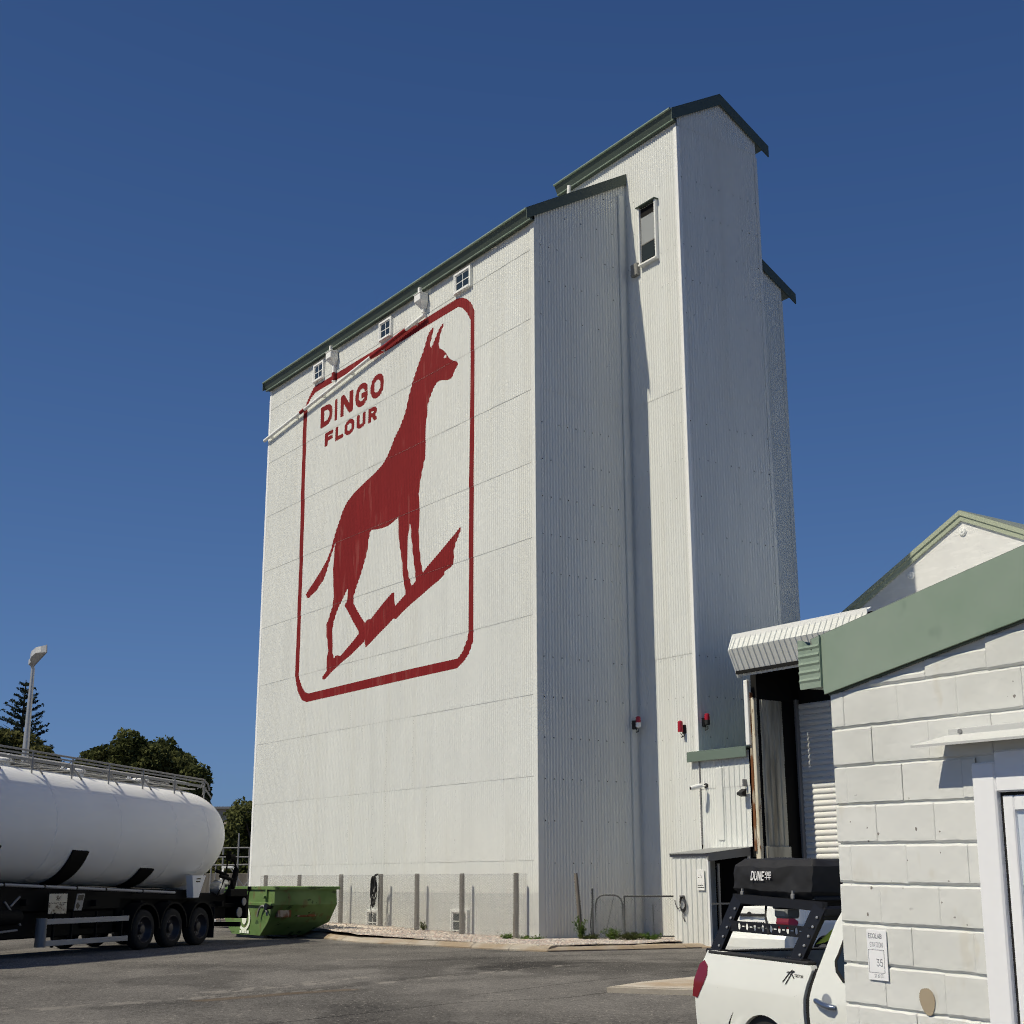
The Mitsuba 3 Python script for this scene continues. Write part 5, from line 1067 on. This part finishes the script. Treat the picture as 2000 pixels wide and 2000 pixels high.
# ---------------------------------------------------------------- white sedan beyond the ute (x forwards from its rear bumper, y left from its right side)
sed = thing('white_sedan', 'white sedan parked nose in to the loading bay, seen beyond the ute rack', 'car')
def sedwarp(v):
    v = np.array(v, float); z = v[:, 2]; c = v[:, 1] - .88
    k = 1 - np.where(z > .85, .17 * (np.maximum(z - .85, 0) / .55) ** 1.1, .04 * ((.85 - z) / .6) ** 2)
    e = np.clip(.35 - v[:, 0], 0, .35) / .35; f_ = np.clip(v[:, 0] - 4.2, 0, .4) / .4
    v[:, 1] = .88 + c * k * (1 - .10 * e ** 2) * (1 - .12 * f_ ** 2); v[:, 0] += .14 * (c / .88) ** 2 * (v[:, 0] < .5)
    return v
sp_ = [(.04, .25), (.0, .40), (.0, .62), (.05, .66), (.08, .90), (.12, 1.12), (.20, 1.15), (.62, 1.18), (1.30, 1.42), (1.65, 1.45), (2.4, 1.43), (3.15, 1.05), (4.2, .92), (4.55, .78), (4.6, .45), (4.5, .25)] + [(3.98 + .34, .25)] + arcpts(3.80, .31, .35, 5, 175, 16) + [(3.42, .25), (1.42, .25)] + arcpts(1.05, .31, .35, 5, 175, 16) + [(.68, .25)]
sb = obj('body', MB().add(*shell(sp_, 0, 1.76, .11, sedwarp)), 'car_white', sed, SED, smooth=30)
for y0, y1 in ((-.012, .24), (1.52, 1.772)):
    lp = [(.06, .78), (.04, .88), (.07, .97), (.16, .97), (.24, .90), (.20, .82), (.12, .78)]
    obj('tail_lamp', MB().add(*shell(lp, y0, y1, .08, sedwarp)), 'tail_red', sed, SED, smooth=35)
obj('trunk_garnish', MB().box(.03, .12, .55, 1.22, .985, 1.03, .012).cyl((.02, .88, 1.02), (.06, .88, 1.02), .04, n=14), 'black_plastic', sed, SED)
npl = obj('number_plate', MB().box(.0, .06, .42, .82, .80, .92, .005), 'white_trim', sed, SED)
b = MB()
for k in range(6): b.box(-.004, .002, .47 + .055 * k, .505 + .055 * k, .83, .89)
obj('print', b, 'black_plastic', npl, SED)
obj('bumper', MB().add(*shell([(-.03, .34), (-.05, .45), (-.045, .60), (.0, .665), (.16, .66), (.5, .60), (.5, .34)], -.01, 1.77, .1, sedwarp)), 'car_white', sed, SED, smooth=30)
for y0, y1, pts in ((.10, .112, 0), (1.648, 1.66, 0)):
    obj('side_window', MB().add(*shell([(.95, 1.12), (1.40, 1.37), (2.35, 1.37), (2.95, 1.08)], -.004 if y0 < 1 else 1.755, .01 if y0 < 1 else 1.766, .1, sedwarp)), 'car_glass', sed, SED, smooth=30)
obj('rear_window', MB().hull([(.68, y, 1.20) for y in (.3, 1.46)] + [(1.26, y, 1.42) for y in (.42, 1.34)] + [(.68, y, 1.215) for y in (.3, 1.46)] + [(1.26, y, 1.435) for y in (.42, 1.34)]), 'car_glass', sed, SED)
for y, s in ((.06, -1), (1.70, 1)):
    for x in (1.05, 3.80):
        ty = obj('wheel', MB().lathe([(.18, -.19), (.27, -.2), (.305, -.16), (.305, -.04), (.27, 0), (.20, -.01)], (x, y, .305), (0, s, 0), 32), 'rubber', sed, SED, smooth=40)
        obj('rim', MB().lathe([(.205, -.012), (.19, -.02), (.10, -.06), (.0, -.05)], (x, y, .305), (0, s, 0), 32), 'alu', ty, SED, smooth=40)
        obj('wheel_well', MB().lathe([(.345, -.3), (.345, -.02)], (x, y, .31), (0, s, 0), 24), 'dark_void', sed, SED) if False else None
obj('underbody', MB().box(.2, 4.4, .2, 1.56, .18, .4), 'black_paint', sed, SED)
# ---------------------------------------------------------------- painted block building at the right (x along the wall, y into it)
def blockpaint(p, n, uv):
    w = fbm(p.x * 2.2, p.y * 2.2, p.z * 2.2, 4); s = fbm(p.x * 9, p.y * 9, p.z * 3.0, 4)
    c = mix((0.60, 0.61, 0.58), (0.66, 0.67, 0.645), smoothstep(.3, .65, w))
    c = mix(c, (0.52, 0.48, 0.38), smoothstep(.63, .78, s) * .35)
    chip = smoothstep(.82, .84, fbm(p.x * 30, p.y * 30, p.z * 30, 2)) * smoothstep(.5, .6, fbm(p.x * 1.7 + 8, p.y * 1.7, p.z * 1.7, 3))
    return mix(c, (0.22, 0.205, 0.19), chip)
bump('block_paint', proc(blockpaint), lambda p, n, uv: .0022 * fbm(p.x * 45, p.y * 45, p.z * 45, 3) + .006 * fbm(p.x * 7, p.y * 7, p.z * 7, 2), 1.0, .6, .3, 1.5e-3)
blk = thing('block_building', 'white painted concrete block building with a sage green barge board and white door', 'building')
KX1, KD = 3.6, 2.0
ZJ = 2.431 - 12 * .2 - .008; TJ = .666 - .4
DX0, DX1, DZ1 = .952, 2.15, 2.19           # door opening
btop = lambda x: 2.62 + .155 * (x + .05)
kw = obj('wall', MB().prism([(-.02, 0), (DX0, 0), (DX0, btop(DX0)), (-.02, btop(0))], .012, .16, 'xzy').prism([(DX1, 0), (KX1, 0), (KX1, btop(KX1)), (DX1, btop(DX1))], .012, .16, 'xzy').prism([(DX0, DZ1), (DX1, DZ1), (DX1, btop(DX1)), (DX0, btop(DX0))], .012, .16, 'xzy'), 'block_paint', blk, BLK)
obj('side_wall', MB().box(-.032, .15, .165, KD, 0, 2.60).box(KX1 - .2, KX1, .165, KD, 0, 3.0).box(-.03, KX1, KD, KD + .15, 0, 2.6), 'block_paint', blk, BLK)
r = rng(41)
def block(x0, x1, z0, z1):
    g = .0055; x0 += .0005; x1 -= .0005; z0 += g * .8; z1 -= g; d = float(r.uniform(-.002, .002)); cx_ = .004 * float(r.uniform(.4, 1.6)); cz = .0075 * float(r.uniform(.7, 1.5))
    n = 9; xs = np.linspace(x0, x1, n); wb = r.normal(0, .0011, n); wt = r.normal(0, .0011, n); V = []; F = []
    for k, x in enumerate(xs):
        e = .0035 if k in (0, n - 1) else 0.0; xx = x + (cx_ if k == 0 else -cx_ if k == n - 1 else 0)
        V += [(x, .014, z0 + wb[k]), (x, d + .0065, z0 + wb[k]), (xx, d + e * .3, z0 + cz + wb[k]), (xx, d + e * .3, z1 - cz * .8 + wt[k]), (x, d + .0055, z1 + wt[k]), (x, .014, z1 + wt[k])]
    F = [(6 * k + q, 6 * k + 6 + q, 6 * k + 7 + q, 6 * k + 1 + q) for k in range(n - 1) for q in range(5)] 
    V += [(x0, .0040 + d, z0 + cz), (x0, .0040 + d, z1 - cz), (x1, .0040 + d, z0 + cz), (x1, .0040 + d, z1 - cz)]; m = 6 * n; l = 6 * (n - 1)
    F += [(m, 2, 3, m + 1), (m + 2, m + 3, l + 3, l + 2), (m, 1, 2, 2), (m + 1, 3, 4, 4), (m + 2, l + 2, l + 1, l + 1), (m + 3, l + 4, l + 3, l + 3)]
    return np.array(V), np.array(F)
for row in range(0, 17):
    z0 = ZJ + (row - 1) * .2 + .0; z1 = z0 + .2
    if z1 < .02: continue
    off = TJ if (12 - row) % 2 == 0 else TJ + .2
    # joints of the row whose top joint is ZJ + row * .2
    xs_ = [off - 1.2 + .4 * k for k in range(14)]
    xs_ = [-.032] + [x for x in xs_ if -.032 + .06 < x < KX1 - .06] + [KX1]
    for xa, xb in zip(xs_[:-1], xs_[1:]):
        for pa, pb in (((xa, min(xb, DX0)), (max(xa, DX1), xb)) if z0 < DZ1 - .05 else ((xa, xb),)):
            if pb - pa < .04: continue
            zt = min(z1, btop(pa) - .0)
            if zt - max(z0, 0) < .03: continue
            obj('block', block(pa, pb, max(z0, 0), zt), 'block_paint', kw, BLK)
# bare patch where the paint has come off
mat('bare_patch', (.36, .30, .215), .85, .2)
q = np.linspace(0, 2 * PI, 25)[:-1]; wob = 1 + .10 * np.sin(2 * q + 1) + .06 * np.sin(3 * q)
b = MB(); b.add(np.array([(.548 + .046 * math.cos(a) * w - .012 * math.sin(a), -.0040, 1.083 + .068 * math.sin(a) * w) for a, w in zip(q, wob)] + [(.548, -.0040, 1.083)]), [(24, i, (i + 1) % 24) for i in range(24)])
tag(obj('paint_patch', b, 'bare_patch', kw, BLK), 'bare beige patch where the paint is missing')
# barge board, roof, gutter end
bz = lambda x: 2.925 + .163 * (x + .14)
bg = obj('roof', MB().prism([(-.16, bz(-.16) - .03), (KX1 + .2, bz(KX1 + .2) - .03), (KX1 + .2, bz(KX1 + .2) + .01), (-.16, bz(-.16) + .01)], -.010, KD + .3, 'xzy'), 'roof_iron', blk, BLK)
pr = [(-.135, bz(-.135)), (KX1 + .2, bz(KX1 + .2)), (KX1 + .2, bz(KX1 + .2) - .345), (-.045, bz(-.045) - .325)]
obj('barge_board', MB().prism(pr, -.026, -.012, 'xzy'), 'green_paint', bg, BLK)
pr2 = [(-.04, bz(-.04) - .29), (KX1 + .2, bz(KX1 + .2) - .305), (KX1 + .2, bz(KX1 + .2) - .347), (-.044, bz(-.044) - .327)]
obj('barge_lip', MB().prism(pr2, -.031, -.024, 'xzy'), 'green_paint', bg, BLK)
obj('soffit_strip', MB().prism([(-.03, bz(-.03) - .335), (KX1, bz(KX1) - .35), (KX1, bz(KX1) - .30), (-.03, bz(-.03) - .29)], -.011, .01, 'xzy'), 'shaded_green_paint', bg, BLK)
gprof = [(-.055, 2.93), (-.055, 2.66), (-.20, 2.66), (-.225, 2.69), (-.225, 2.735), (-.232, 2.74), (-.232, 2.755), (-.225, 2.76), (-.225, 2.815), (-.233, 2.82), (-.233, 2.835), (-.225, 2.84), (-.225, 2.90), (-.236, 2.905), (-.236, 2.925), (-.215, 2.925), (-.215, 2.69), (-.07, 2.69), (-.07, 2.93)]
obj('gutter', MB().prism(sg.Polygon(gprof).buffer(0), -.03, KD + .2, 'xzy'), 'green_paint', bg, BLK)
b = MB(); b.prism([(-.055, 2.94), (-.055, 2.655), (-.228, 2.655), (-.232, 2.93), (-.19, 2.925), (-.12, 2.86)], -.040, -.030, 'xzy')
for z in (2.70, 2.745, 2.79, 2.835, 2.88): b.hull([(x, y, z + d) for x in (-.229, -.06) for y, d in ((-.0405, -.012), (-.0405, .012), (-.046, 0))])
obj('gutter_stop_end', b, 'green_paint', bg, BLK)
# door: white frame, glass, head flashing
mat('door_white', (.80, .81, .83), .3, .5)
dr_ = obj('door', MB().box(DX0 + .22, DX1 - .1, .02, .05, .1, DZ1 - .2), 'dark_void', blk, BLK)
fr = MB()
fr.box(DX0 - .004, DX0 + .135, -.028, .10, 0, DZ1, .008).box(DX1 - .12, DX1, -.028, .10, 0, DZ1, .008).box(DX0 + .135, DX1 - .12, -.026, .10, DZ1 - .14, DZ1 + .05, .008)
obj('frame', fr, 'door_white', dr_, BLK)
lf = MB(); lf.box(DX0 + .150, DX0 + .215, -.004, .05, .05, DZ1 - .155, .006).box(DX1 - .2, DX1 - .135, -.004, .05, .05, DZ1 - .155, .006).box(DX0 + .215, DX1 - .2, -.003, .05, DZ1 - .225, DZ1 - .155, .006).box(DX0 + .215, DX1 - .2, -.003, .05, .05, .3, .006)
obj('leaf', lf, 'door_white', dr_, BLK)
obj('seal', MB().box(DX0 + .135, DX0 + .150, .004, .06, .05, DZ1 - .14).box(DX0 + .135, DX1 - .12, .005, .06, DZ1 - .155, DZ1 - .14), 'rubber', dr_, BLK)
mat('door_blind', (.62, .66, .72), .25, .5)
obj('blind', MB().box(DX0 + .215, DX1 - .2, .016, .019, .3, DZ1 - .225), 'door_blind', dr_, BLK)
obj('pane', MB().quad((DX0 + .215, .006, .3), (DX1 - .2, .006, .3), (DX1 - .2, .006, DZ1 - .225), (DX0 + .215, .006, DZ1 - .225)), 'clear_glass', dr_, BLK)
hd = MB(); hd.hull([(.690, -.15, 2.273), (.690, -.15, 2.285), (.79, 0, 2.335), (.79, 0, 2.318), (2.5, -.15, 2.273), (2.5, -.15, 2.285), (2.5, 0, 2.335), (2.5, 0, 2.318)])
hd.box(.80, 2.5, -.006, .0, 2.325, 2.362, .002)
hf = obj('head_flashing', hd, 'galv_light', blk, BLK)
b = MB()
for x in (.88, 1.5, 2.1): b.lathe([(0, .008), (.012, .007), (.014, 0)], (x, -.006, 2.346), (0, -1, 0), 10)
obj('screws', b, 'dull_steel', hf, BLK)
# station notice
ec = thing('station_notice', 'small white notice reading station 35 on the block wall', 'sign')
SX0, SX1, SZ0, SZ1 = .160, .300, 1.155, 1.398
obj('plate', MB().box(SX0, SX1, -.0095, -.0055, SZ0, SZ1, .001), 'door_white', ec, BLK)
mat('print_grey', (.16, .17, .20), .6, .3)
b = MB()
def print_text(txt, x0, x1, z, h, bold=True):
    tm = meshkit.text_mesh(txt, h, .0006, bold=bold); v = tm.vertices; sc = (x1 - x0) / (v[:, 0].max() - v[:, 0].min())
    b.add(np.column_stack([x0 + (v[:, 0] - v[:, 0].min()) * sc, -.0096 - v[:, 2], z + v[:, 1]]), tm.faces)
print_text('ECOLAB', .172, .268, 1.356, .024); print_text('STATION', .180, .272, 1.314, .024, False); print_text('35', .224, .268, 1.222, .036, False); print_text('13 60 33', .204, .266, 1.168, .017, False)
for x0, x1, z0, z1 in ((.168, .280, 1.300, 1.3025), (.168, .280, 1.190, 1.1925), (.168, .1705, 1.1925, 1.300), (.2775, .280, 1.1925, 1.300)): b.box(x0, x1, -.0104, -.0095, z0, z1)
obj('print', b, 'print_grey', ec, BLK)

# ---------------------------------------------------------------- trees and plants
def leafmat(key, lo, hi, s):
    def f(p, n, uv): return mix(lo, hi, smoothstep(.3, .7, fbm(p.x * s, p.y * s, p.z * s, 3)))
    scene[key] = {'type': 'principledthin', 'base_color': proc(f), 'roughness': .6, 'diff_trans': .5, 'spec_trans': 0.0}
    scene[key] = {'type': 'twosided', 'bsdf': {'type': 'principled', 'base_color': proc(f), 'roughness': .6, 'specular': .25}} if False else scene[key]
leafmat('dark_leaf', (.055, .068, .024), (.12, .13, .05), .9)
leafmat('olive_leaf', (.07, .075, .026), (.14, .14, .055), 1.1)
leafmat('pine_leaf', (.022, .034, .026), (.045, .062, .045), 1.3)
leafmat('weed_leaf', (.06, .11, .025), (.14, .20, .05), 6.0)
mat('bark', (.11, .085, .065), .9, .2)
def leaves(b, c, s, r, flat=.0):
    """one small leaf-cluster quad per centre in c"""
    n = len(c); d = r.normal(size=(n, 3)); d[:, 2] *= 1 - flat; d /= np.linalg.norm(d, axis=1, keepdims=True); e = np.cross(d, r.normal(size=(n, 3))); e /= np.linalg.norm(e, axis=1, keepdims=True)
    s = (np.broadcast_to(s, (n,)) * r.uniform(.6, 1.3, n))[:, None]
    v = np.stack([c - d * s, c + e * s * .55, c + d * s, c - e * s * .55], 1).reshape(-1, 3)
    i = np.arange(n)[:, None] * 4; b.add(v, np.hstack([i, i + 1, i + 2, i + 3]))
def lobed_crown(lobes, per, s, seed):
    r = rng(seed); b = MB()
    for (x, y, z, rx, rz) in lobes:
        n = int(per * rx * rx); d = r.normal(size=(n, 3)); d /= np.linalg.norm(d, axis=1, keepdims=True); k = r.random(n) ** .28
        k *= .78 + .45 * meshkit.fbm(d * 2.3 + [x, y, z], 3, seed)
        leaves(b, np.array([x, y, z]) + d * k[:, None] * [rx, rx, rz], s, r)
    return b
def limb_tree(b, base, tips, r0, seed):
    r = rng(seed); base = np.array(base, float)
    for t in tips:
        t = np.array(t, float); mid = base * .45 + t * .55 + r.normal(size=3) * .3; mid[2] = base[2] + (t[2] - base[2]) * .5
        b.tube([base, base + [0, 0, (t[2] - base[2]) * .25], mid, t], [r0, r0 * .8, r0 * .45, r0 * .15], 8)
    return b
r = rng(101)
# the round dark tree
rt = thing('round_tree', 'broad dark green round-crowned tree behind the middle of the tanker', 'tree')
lob = []
for (px, pz, w) in ((-27.2, 8.1, 1.1), (-26.1, 8.7, 1.1), (-25.2, 9.2, 1.0), (-24.9, 8.5, 1.3), (-23.8, 9.55, 1.3), (-22.6, 9.5, 1.4), (-24.4, 8.9, 1.4), (-23.2, 9.2, 1.5), (-25.6, 8.2, 1.4), (-22.0, 8.6, 1.5), (-21.6, 8.7, 1.4), (-20.6, 7.9, 1.2), (-21.1, 7.0, 1.3), (-22.6, 7.6, 1.6), (-24.3, 7.2, 1.6), (-25.9, 7.4, 1.4), (-23.2, 8.6, 1.5), (-20.2, 7.2, .9), (-27.6, 7.6, .9), (-24.0, 6.2, 1.6), (-21.8, 6.0, 1.4)):
    for k in range(3): lob.append((px + r.normal() * .35, 90 + r.uniform(-2.4, 2.4), pz + r.normal() * .15 - .1 * k, w * r.uniform(.75, 1.0), w * r.uniform(.6, .85)))
obj('trunk', limb_tree(MB(), (-23.6, 90, 0), [(q[0], q[1], q[2]) for q in lob[::3]], .4, 7), 'bark', rt)
obj('crown', lobed_crown(lob, 900, .15, 102), 'dark_leaf', rt)
# big dark mass at the left edge, below the pine
bt = thing('dark_tree', 'dark bushy tree at the left edge below the tall pine', 'tree')
lob = [(x + r.normal() * .3, 96 + r.uniform(-2, 2), z, w, w * .8) for x, z, w in ((-38, 10.2, 1.7), (-36.6, 10.6, 1.6), (-35.2, 10.7, 1.5), (-33.9, 10.4, 1.4), (-32.7, 9.5, 1.3), (-31.6, 8.9, 1.2), (-33.6, 8.8, 1.6), (-35.6, 9.0, 1.8), (-37.6, 8.8, 1.8), (-30.4, 8.1, 1.0), (-32, 7.6, 1.5), (-34.5, 7.2, 1.8), (-37, 7, 1.8), (-39.5, 9.0, 1.8), (-41, 8.4, 1.8))]
obj('trunk', limb_tree(MB(), (-35, 96, 0), [q[:3] for q in lob[::2]], .4, 8), 'bark', bt)
obj('crown', lobed_crown(lob, 800, .17, 103), 'olive_leaf', bt)
# Norfolk-type pine: tiers of upswept fronds
pn = thing('tall_pine', 'tall thin pine with tiers of upswept fronds behind the yard lamp', 'tree')
PX, PY, PT = -39.3, 112.0, 17.3
tb = MB().tube([(PX, PY, 0), (PX, PY, 8), (PX, PY, PT)], [.42, .26, .03], 10); lb_ = MB(); r = rng(104)
z = PT - .45; k = 0
while z > 3:
    dep = PT - z; ln = min(.38 + .42 * dep * (1 - .018 * dep), 5.2); n = 7 if dep > 2 else 5
    for i in range(n):
        a = 2 * PI * (i + r.uniform(-.15, .15)) / n + k * .7; L = ln * r.uniform(.8, 1.1); up = r.uniform(.30, .5)
        t = np.linspace(0, 1, 7); P = np.column_stack([PX + math.cos(a) * L * t, PY + math.sin(a) * L * t, z + L * (up * t ** 1.4 - .03)])
        tb.tube(P, np.linspace(.05, .012, 7), 4)
        if r.random() < .96:
            m = int(60 * L); s = r.uniform(.12 if dep < 5 else .25, 1, m); c = np.column_stack([np.interp(s, t, P[:, j]) for j in range(3)]) + r.normal(size=(m, 3)) * [.05, .05, .05]
            side = np.array([-math.sin(a), math.cos(a), 0]); w = (.10 + .26 * np.sin(PI * np.clip(s, .05, .95)))[:, None] * r.uniform(-1, 1, (m, 1)); c = c + side * w * (.35 + .12 * L) + np.array([0, 0, .10]) * np.abs(w)
            leaves(lb_, c, .10, r)
    z -= .50 + .022 * dep; k += 1
obj('trunk', tb, 'bark', pn); obj('fronds', lb_, 'pine_leaf', pn)
# scrubby trees between the tanker and the silo
for i, (lobs, lab, y0) in enumerate(([[(-17.4, 4.5, .9), (-16.4, 4.4, .8), (-16.9, 3.5, 1.1), (-15.8, 3.4, 1.0), (-18.2, 3.4, 1.0), (-17.2, 2.3, 1.2), (-15.6, 2.2, 1.1)], 'scrubby olive tree with thin top seen past the tanker dome', 76],
                                     [[(-14.4, 4.4, .8), (-13.9, 5.0, .8), (-13.4, 4.2, 1.0), (-14.6, 3.4, .8), (-13.2, 3.0, 1.1), (-14.2, 2.1, 1.1)], 'dark scrubby tree against the far corner of the silo', 74])):
    t = thing('scrub_tree', lab, 'tree'); lo = [(x + r.normal() * .1, y0 + r.uniform(-1.2, 1.2), z, w, w * .85) for x, z, w in lobs for _ in range(2)]
    obj('trunk', limb_tree(MB(), (lobs[2][0], y0, 0), [q[:3] for q in lo[::2]], .16, 20 + i), 'bark', t)
    obj('crown', lobed_crown(lo, 560, .13, 110 + i), 'olive_leaf' if i == 0 else 'dark_leaf', t)
# a shed roof beyond
def sandstone(p, n, uv): return mix((.46, .38, .27), (.52, .47, .40), fbm(p.x * .8, p.y * .8, p.z * 2, 3))
mat('pale_render', proc(sandstone), .85, .2)
fs = thing('distant_warehouse', 'pale beige warehouse with a flat grey roof far behind the tanker', 'building')
obj('wall', MB().box(-31, -12, 112, 130, 0, 7.05), 'pale_render', fs)
obj('roof', MB().box(-31.3, -11.7, 111.7, 130.3, 7.05, 7.22), 'dull_steel', fs)
obj('roof_panel', MB().hull([(-20.2, 111.68, 7.0), (-17, 111.68, 7.0), (-17, 111.68, 5.6), (-18.4, 111.68, 5.3), (-20.2, 111.6, 7.0), (-17, 111.6, 7.0), (-17, 111.6, 5.6), (-18.4, 111.6, 5.3)]), 'screw_grey', fs)
# tubular gantry and the white ladder stool beyond the skip
ga = thing('tube_gantry', 'grey tubular scaffold frame beside the far corner of the silo', 'scaffold')
b = MB(); Y = 57.0
for x in (-12.0, -11.55, -10.95, -10.5, -10.1): b.cyl((x, Y, 0), (x, Y, 3.45 if x == -10.95 else 2.9), .035, n=8)
for z in (2.88, 2.52, 2.20): b.tube([(-12.6, Y, z), (-9.6, Y, z + .04 * (z == 2.2))], .03, 8)
b.tube([(-11.5, Y + .9, 2.2), (-10.2, Y + .9, .6)], .025, 6).tube([(-11.5, Y + .9, .5), (-10.2, Y + .9, 2.2)], .025, 6)
for x in (-12.0, -10.1): b.tube([(x, Y, 2.2), (x, Y + .9, 2.2), (x, Y + .9, 0)], .03, 8)
obj('tubes', b, 'dull_steel', ga)
ld = thing('step_ladder', 'white step ladder standing before the scaffold frame behind the skip bin', 'ladder')
b = MB(); Y = 56.4
for x0, x1 in ((-11.62, -11.42), (-10.88, -11.0)): b.tube([(x0, Y, 0), (x0 * .4 + x1 * .6, Y, 1.4), (x1, Y + .2, 2.12)], .04, 6)
obj('rails', b, 'white_trim', ld)
for z, x0, x1 in ((2.12, -11.44, -11.0), (1.42, -11.50, -10.94), (.86, -11.56, -10.90), (.35, -11.6, -10.88)): obj('step', MB().box(x0, x1, Y - .08, Y + .12, z - .04, z + .04, .01), 'white_trim', ld)
wb = thing('low_wall', 'dark weathered wall behind the scaffold frame and ladder', 'wall')
obj('panel', MB().box(-24, -9.5, 60.5, 60.8, 0, 1.9, .02), 'weathered_wood', wb)
# weeds in the gravel
def weed(x, y, h, spread, n, label, seed, mtl='weed_leaf', group=None):
    t = thing('weed_clump', label, 'plant', group); r = rng(seed); z0 = float(bed_z(np.array(x), np.array(y))) - .02 if bed_poly.contains(sg.Point(x, y)) else 0.0
    s = MB(); l = MB()
    for k in range(n):
        a = r.uniform(0, 2 * PI); e = r.uniform(.2, 1) * spread; hh = h * r.uniform(.4, 1)
        P = np.array([(x + math.cos(a) * e * q, y + math.sin(a) * e * q, z0 + hh * (1 - (1 - q) ** 1.6)) for q in np.linspace(0, 1, 5)]); s.tube(P, [.006, .005, .004, .003, .002], 4)
        m = int(10 + 30 * hh); u = r.uniform(.15, 1, m); c = np.column_stack([np.interp(u, np.linspace(0, 1, 5), P[:, j]) for j in range(3)]) + r.normal(size=(m, 3)) * .022
        leaves(l, c, .030, r)
    obj('stems', s, 'bark' if n < 3 else mtl, t); obj('leaves', l, mtl, t)
g_ = 'weeds growing at the foot of the silo'
weed(.45, 37.1, .10, .42, 26, 'flat green weed clump at the near silo corner', 201, 'weed_leaf', g_)
weed(-.15, 37.5, .16, .25, 18, 'small green weed clump beside the last fence post', 202, 'weed_leaf', g_)
weed(1.72, 37.0, .62, .26, 22, 'tall yellowish weed at the foot of the leaning post', 203, 'weed_leaf', g_)
weed(1.95, 36.75, .16, .35, 30, 'low dark weed under the tall weed', 204, 'dark_leaf', g_)
weed(2.5, 36.75, .30, .30, 26, 'green weed growing through the wire gate', 205, 'weed_leaf', g_)
weed(2.95, 36.6, .22, .45, 44, 'wide dark weed clump in front of the gate', 206, 'dark_leaf', g_)
weed(3.45, 36.5, .18, .4, 34, 'weed clump trailing along the wire panel foot', 207, 'weed_leaf', g_)
weed(-2.55, 40.9, .30, .12, 8, 'small upright weed between two fence posts', 208, 'dark_leaf', g_)
weed(-5.15, 47.0, .32, .16, 8, 'spindly weed near the cable coil post', 209, 'dark_leaf', g_)
weed(5.0, 35.45, .10, .2, 14, 'tiny weed at the porch corner', 210, 'dark_leaf', g_)
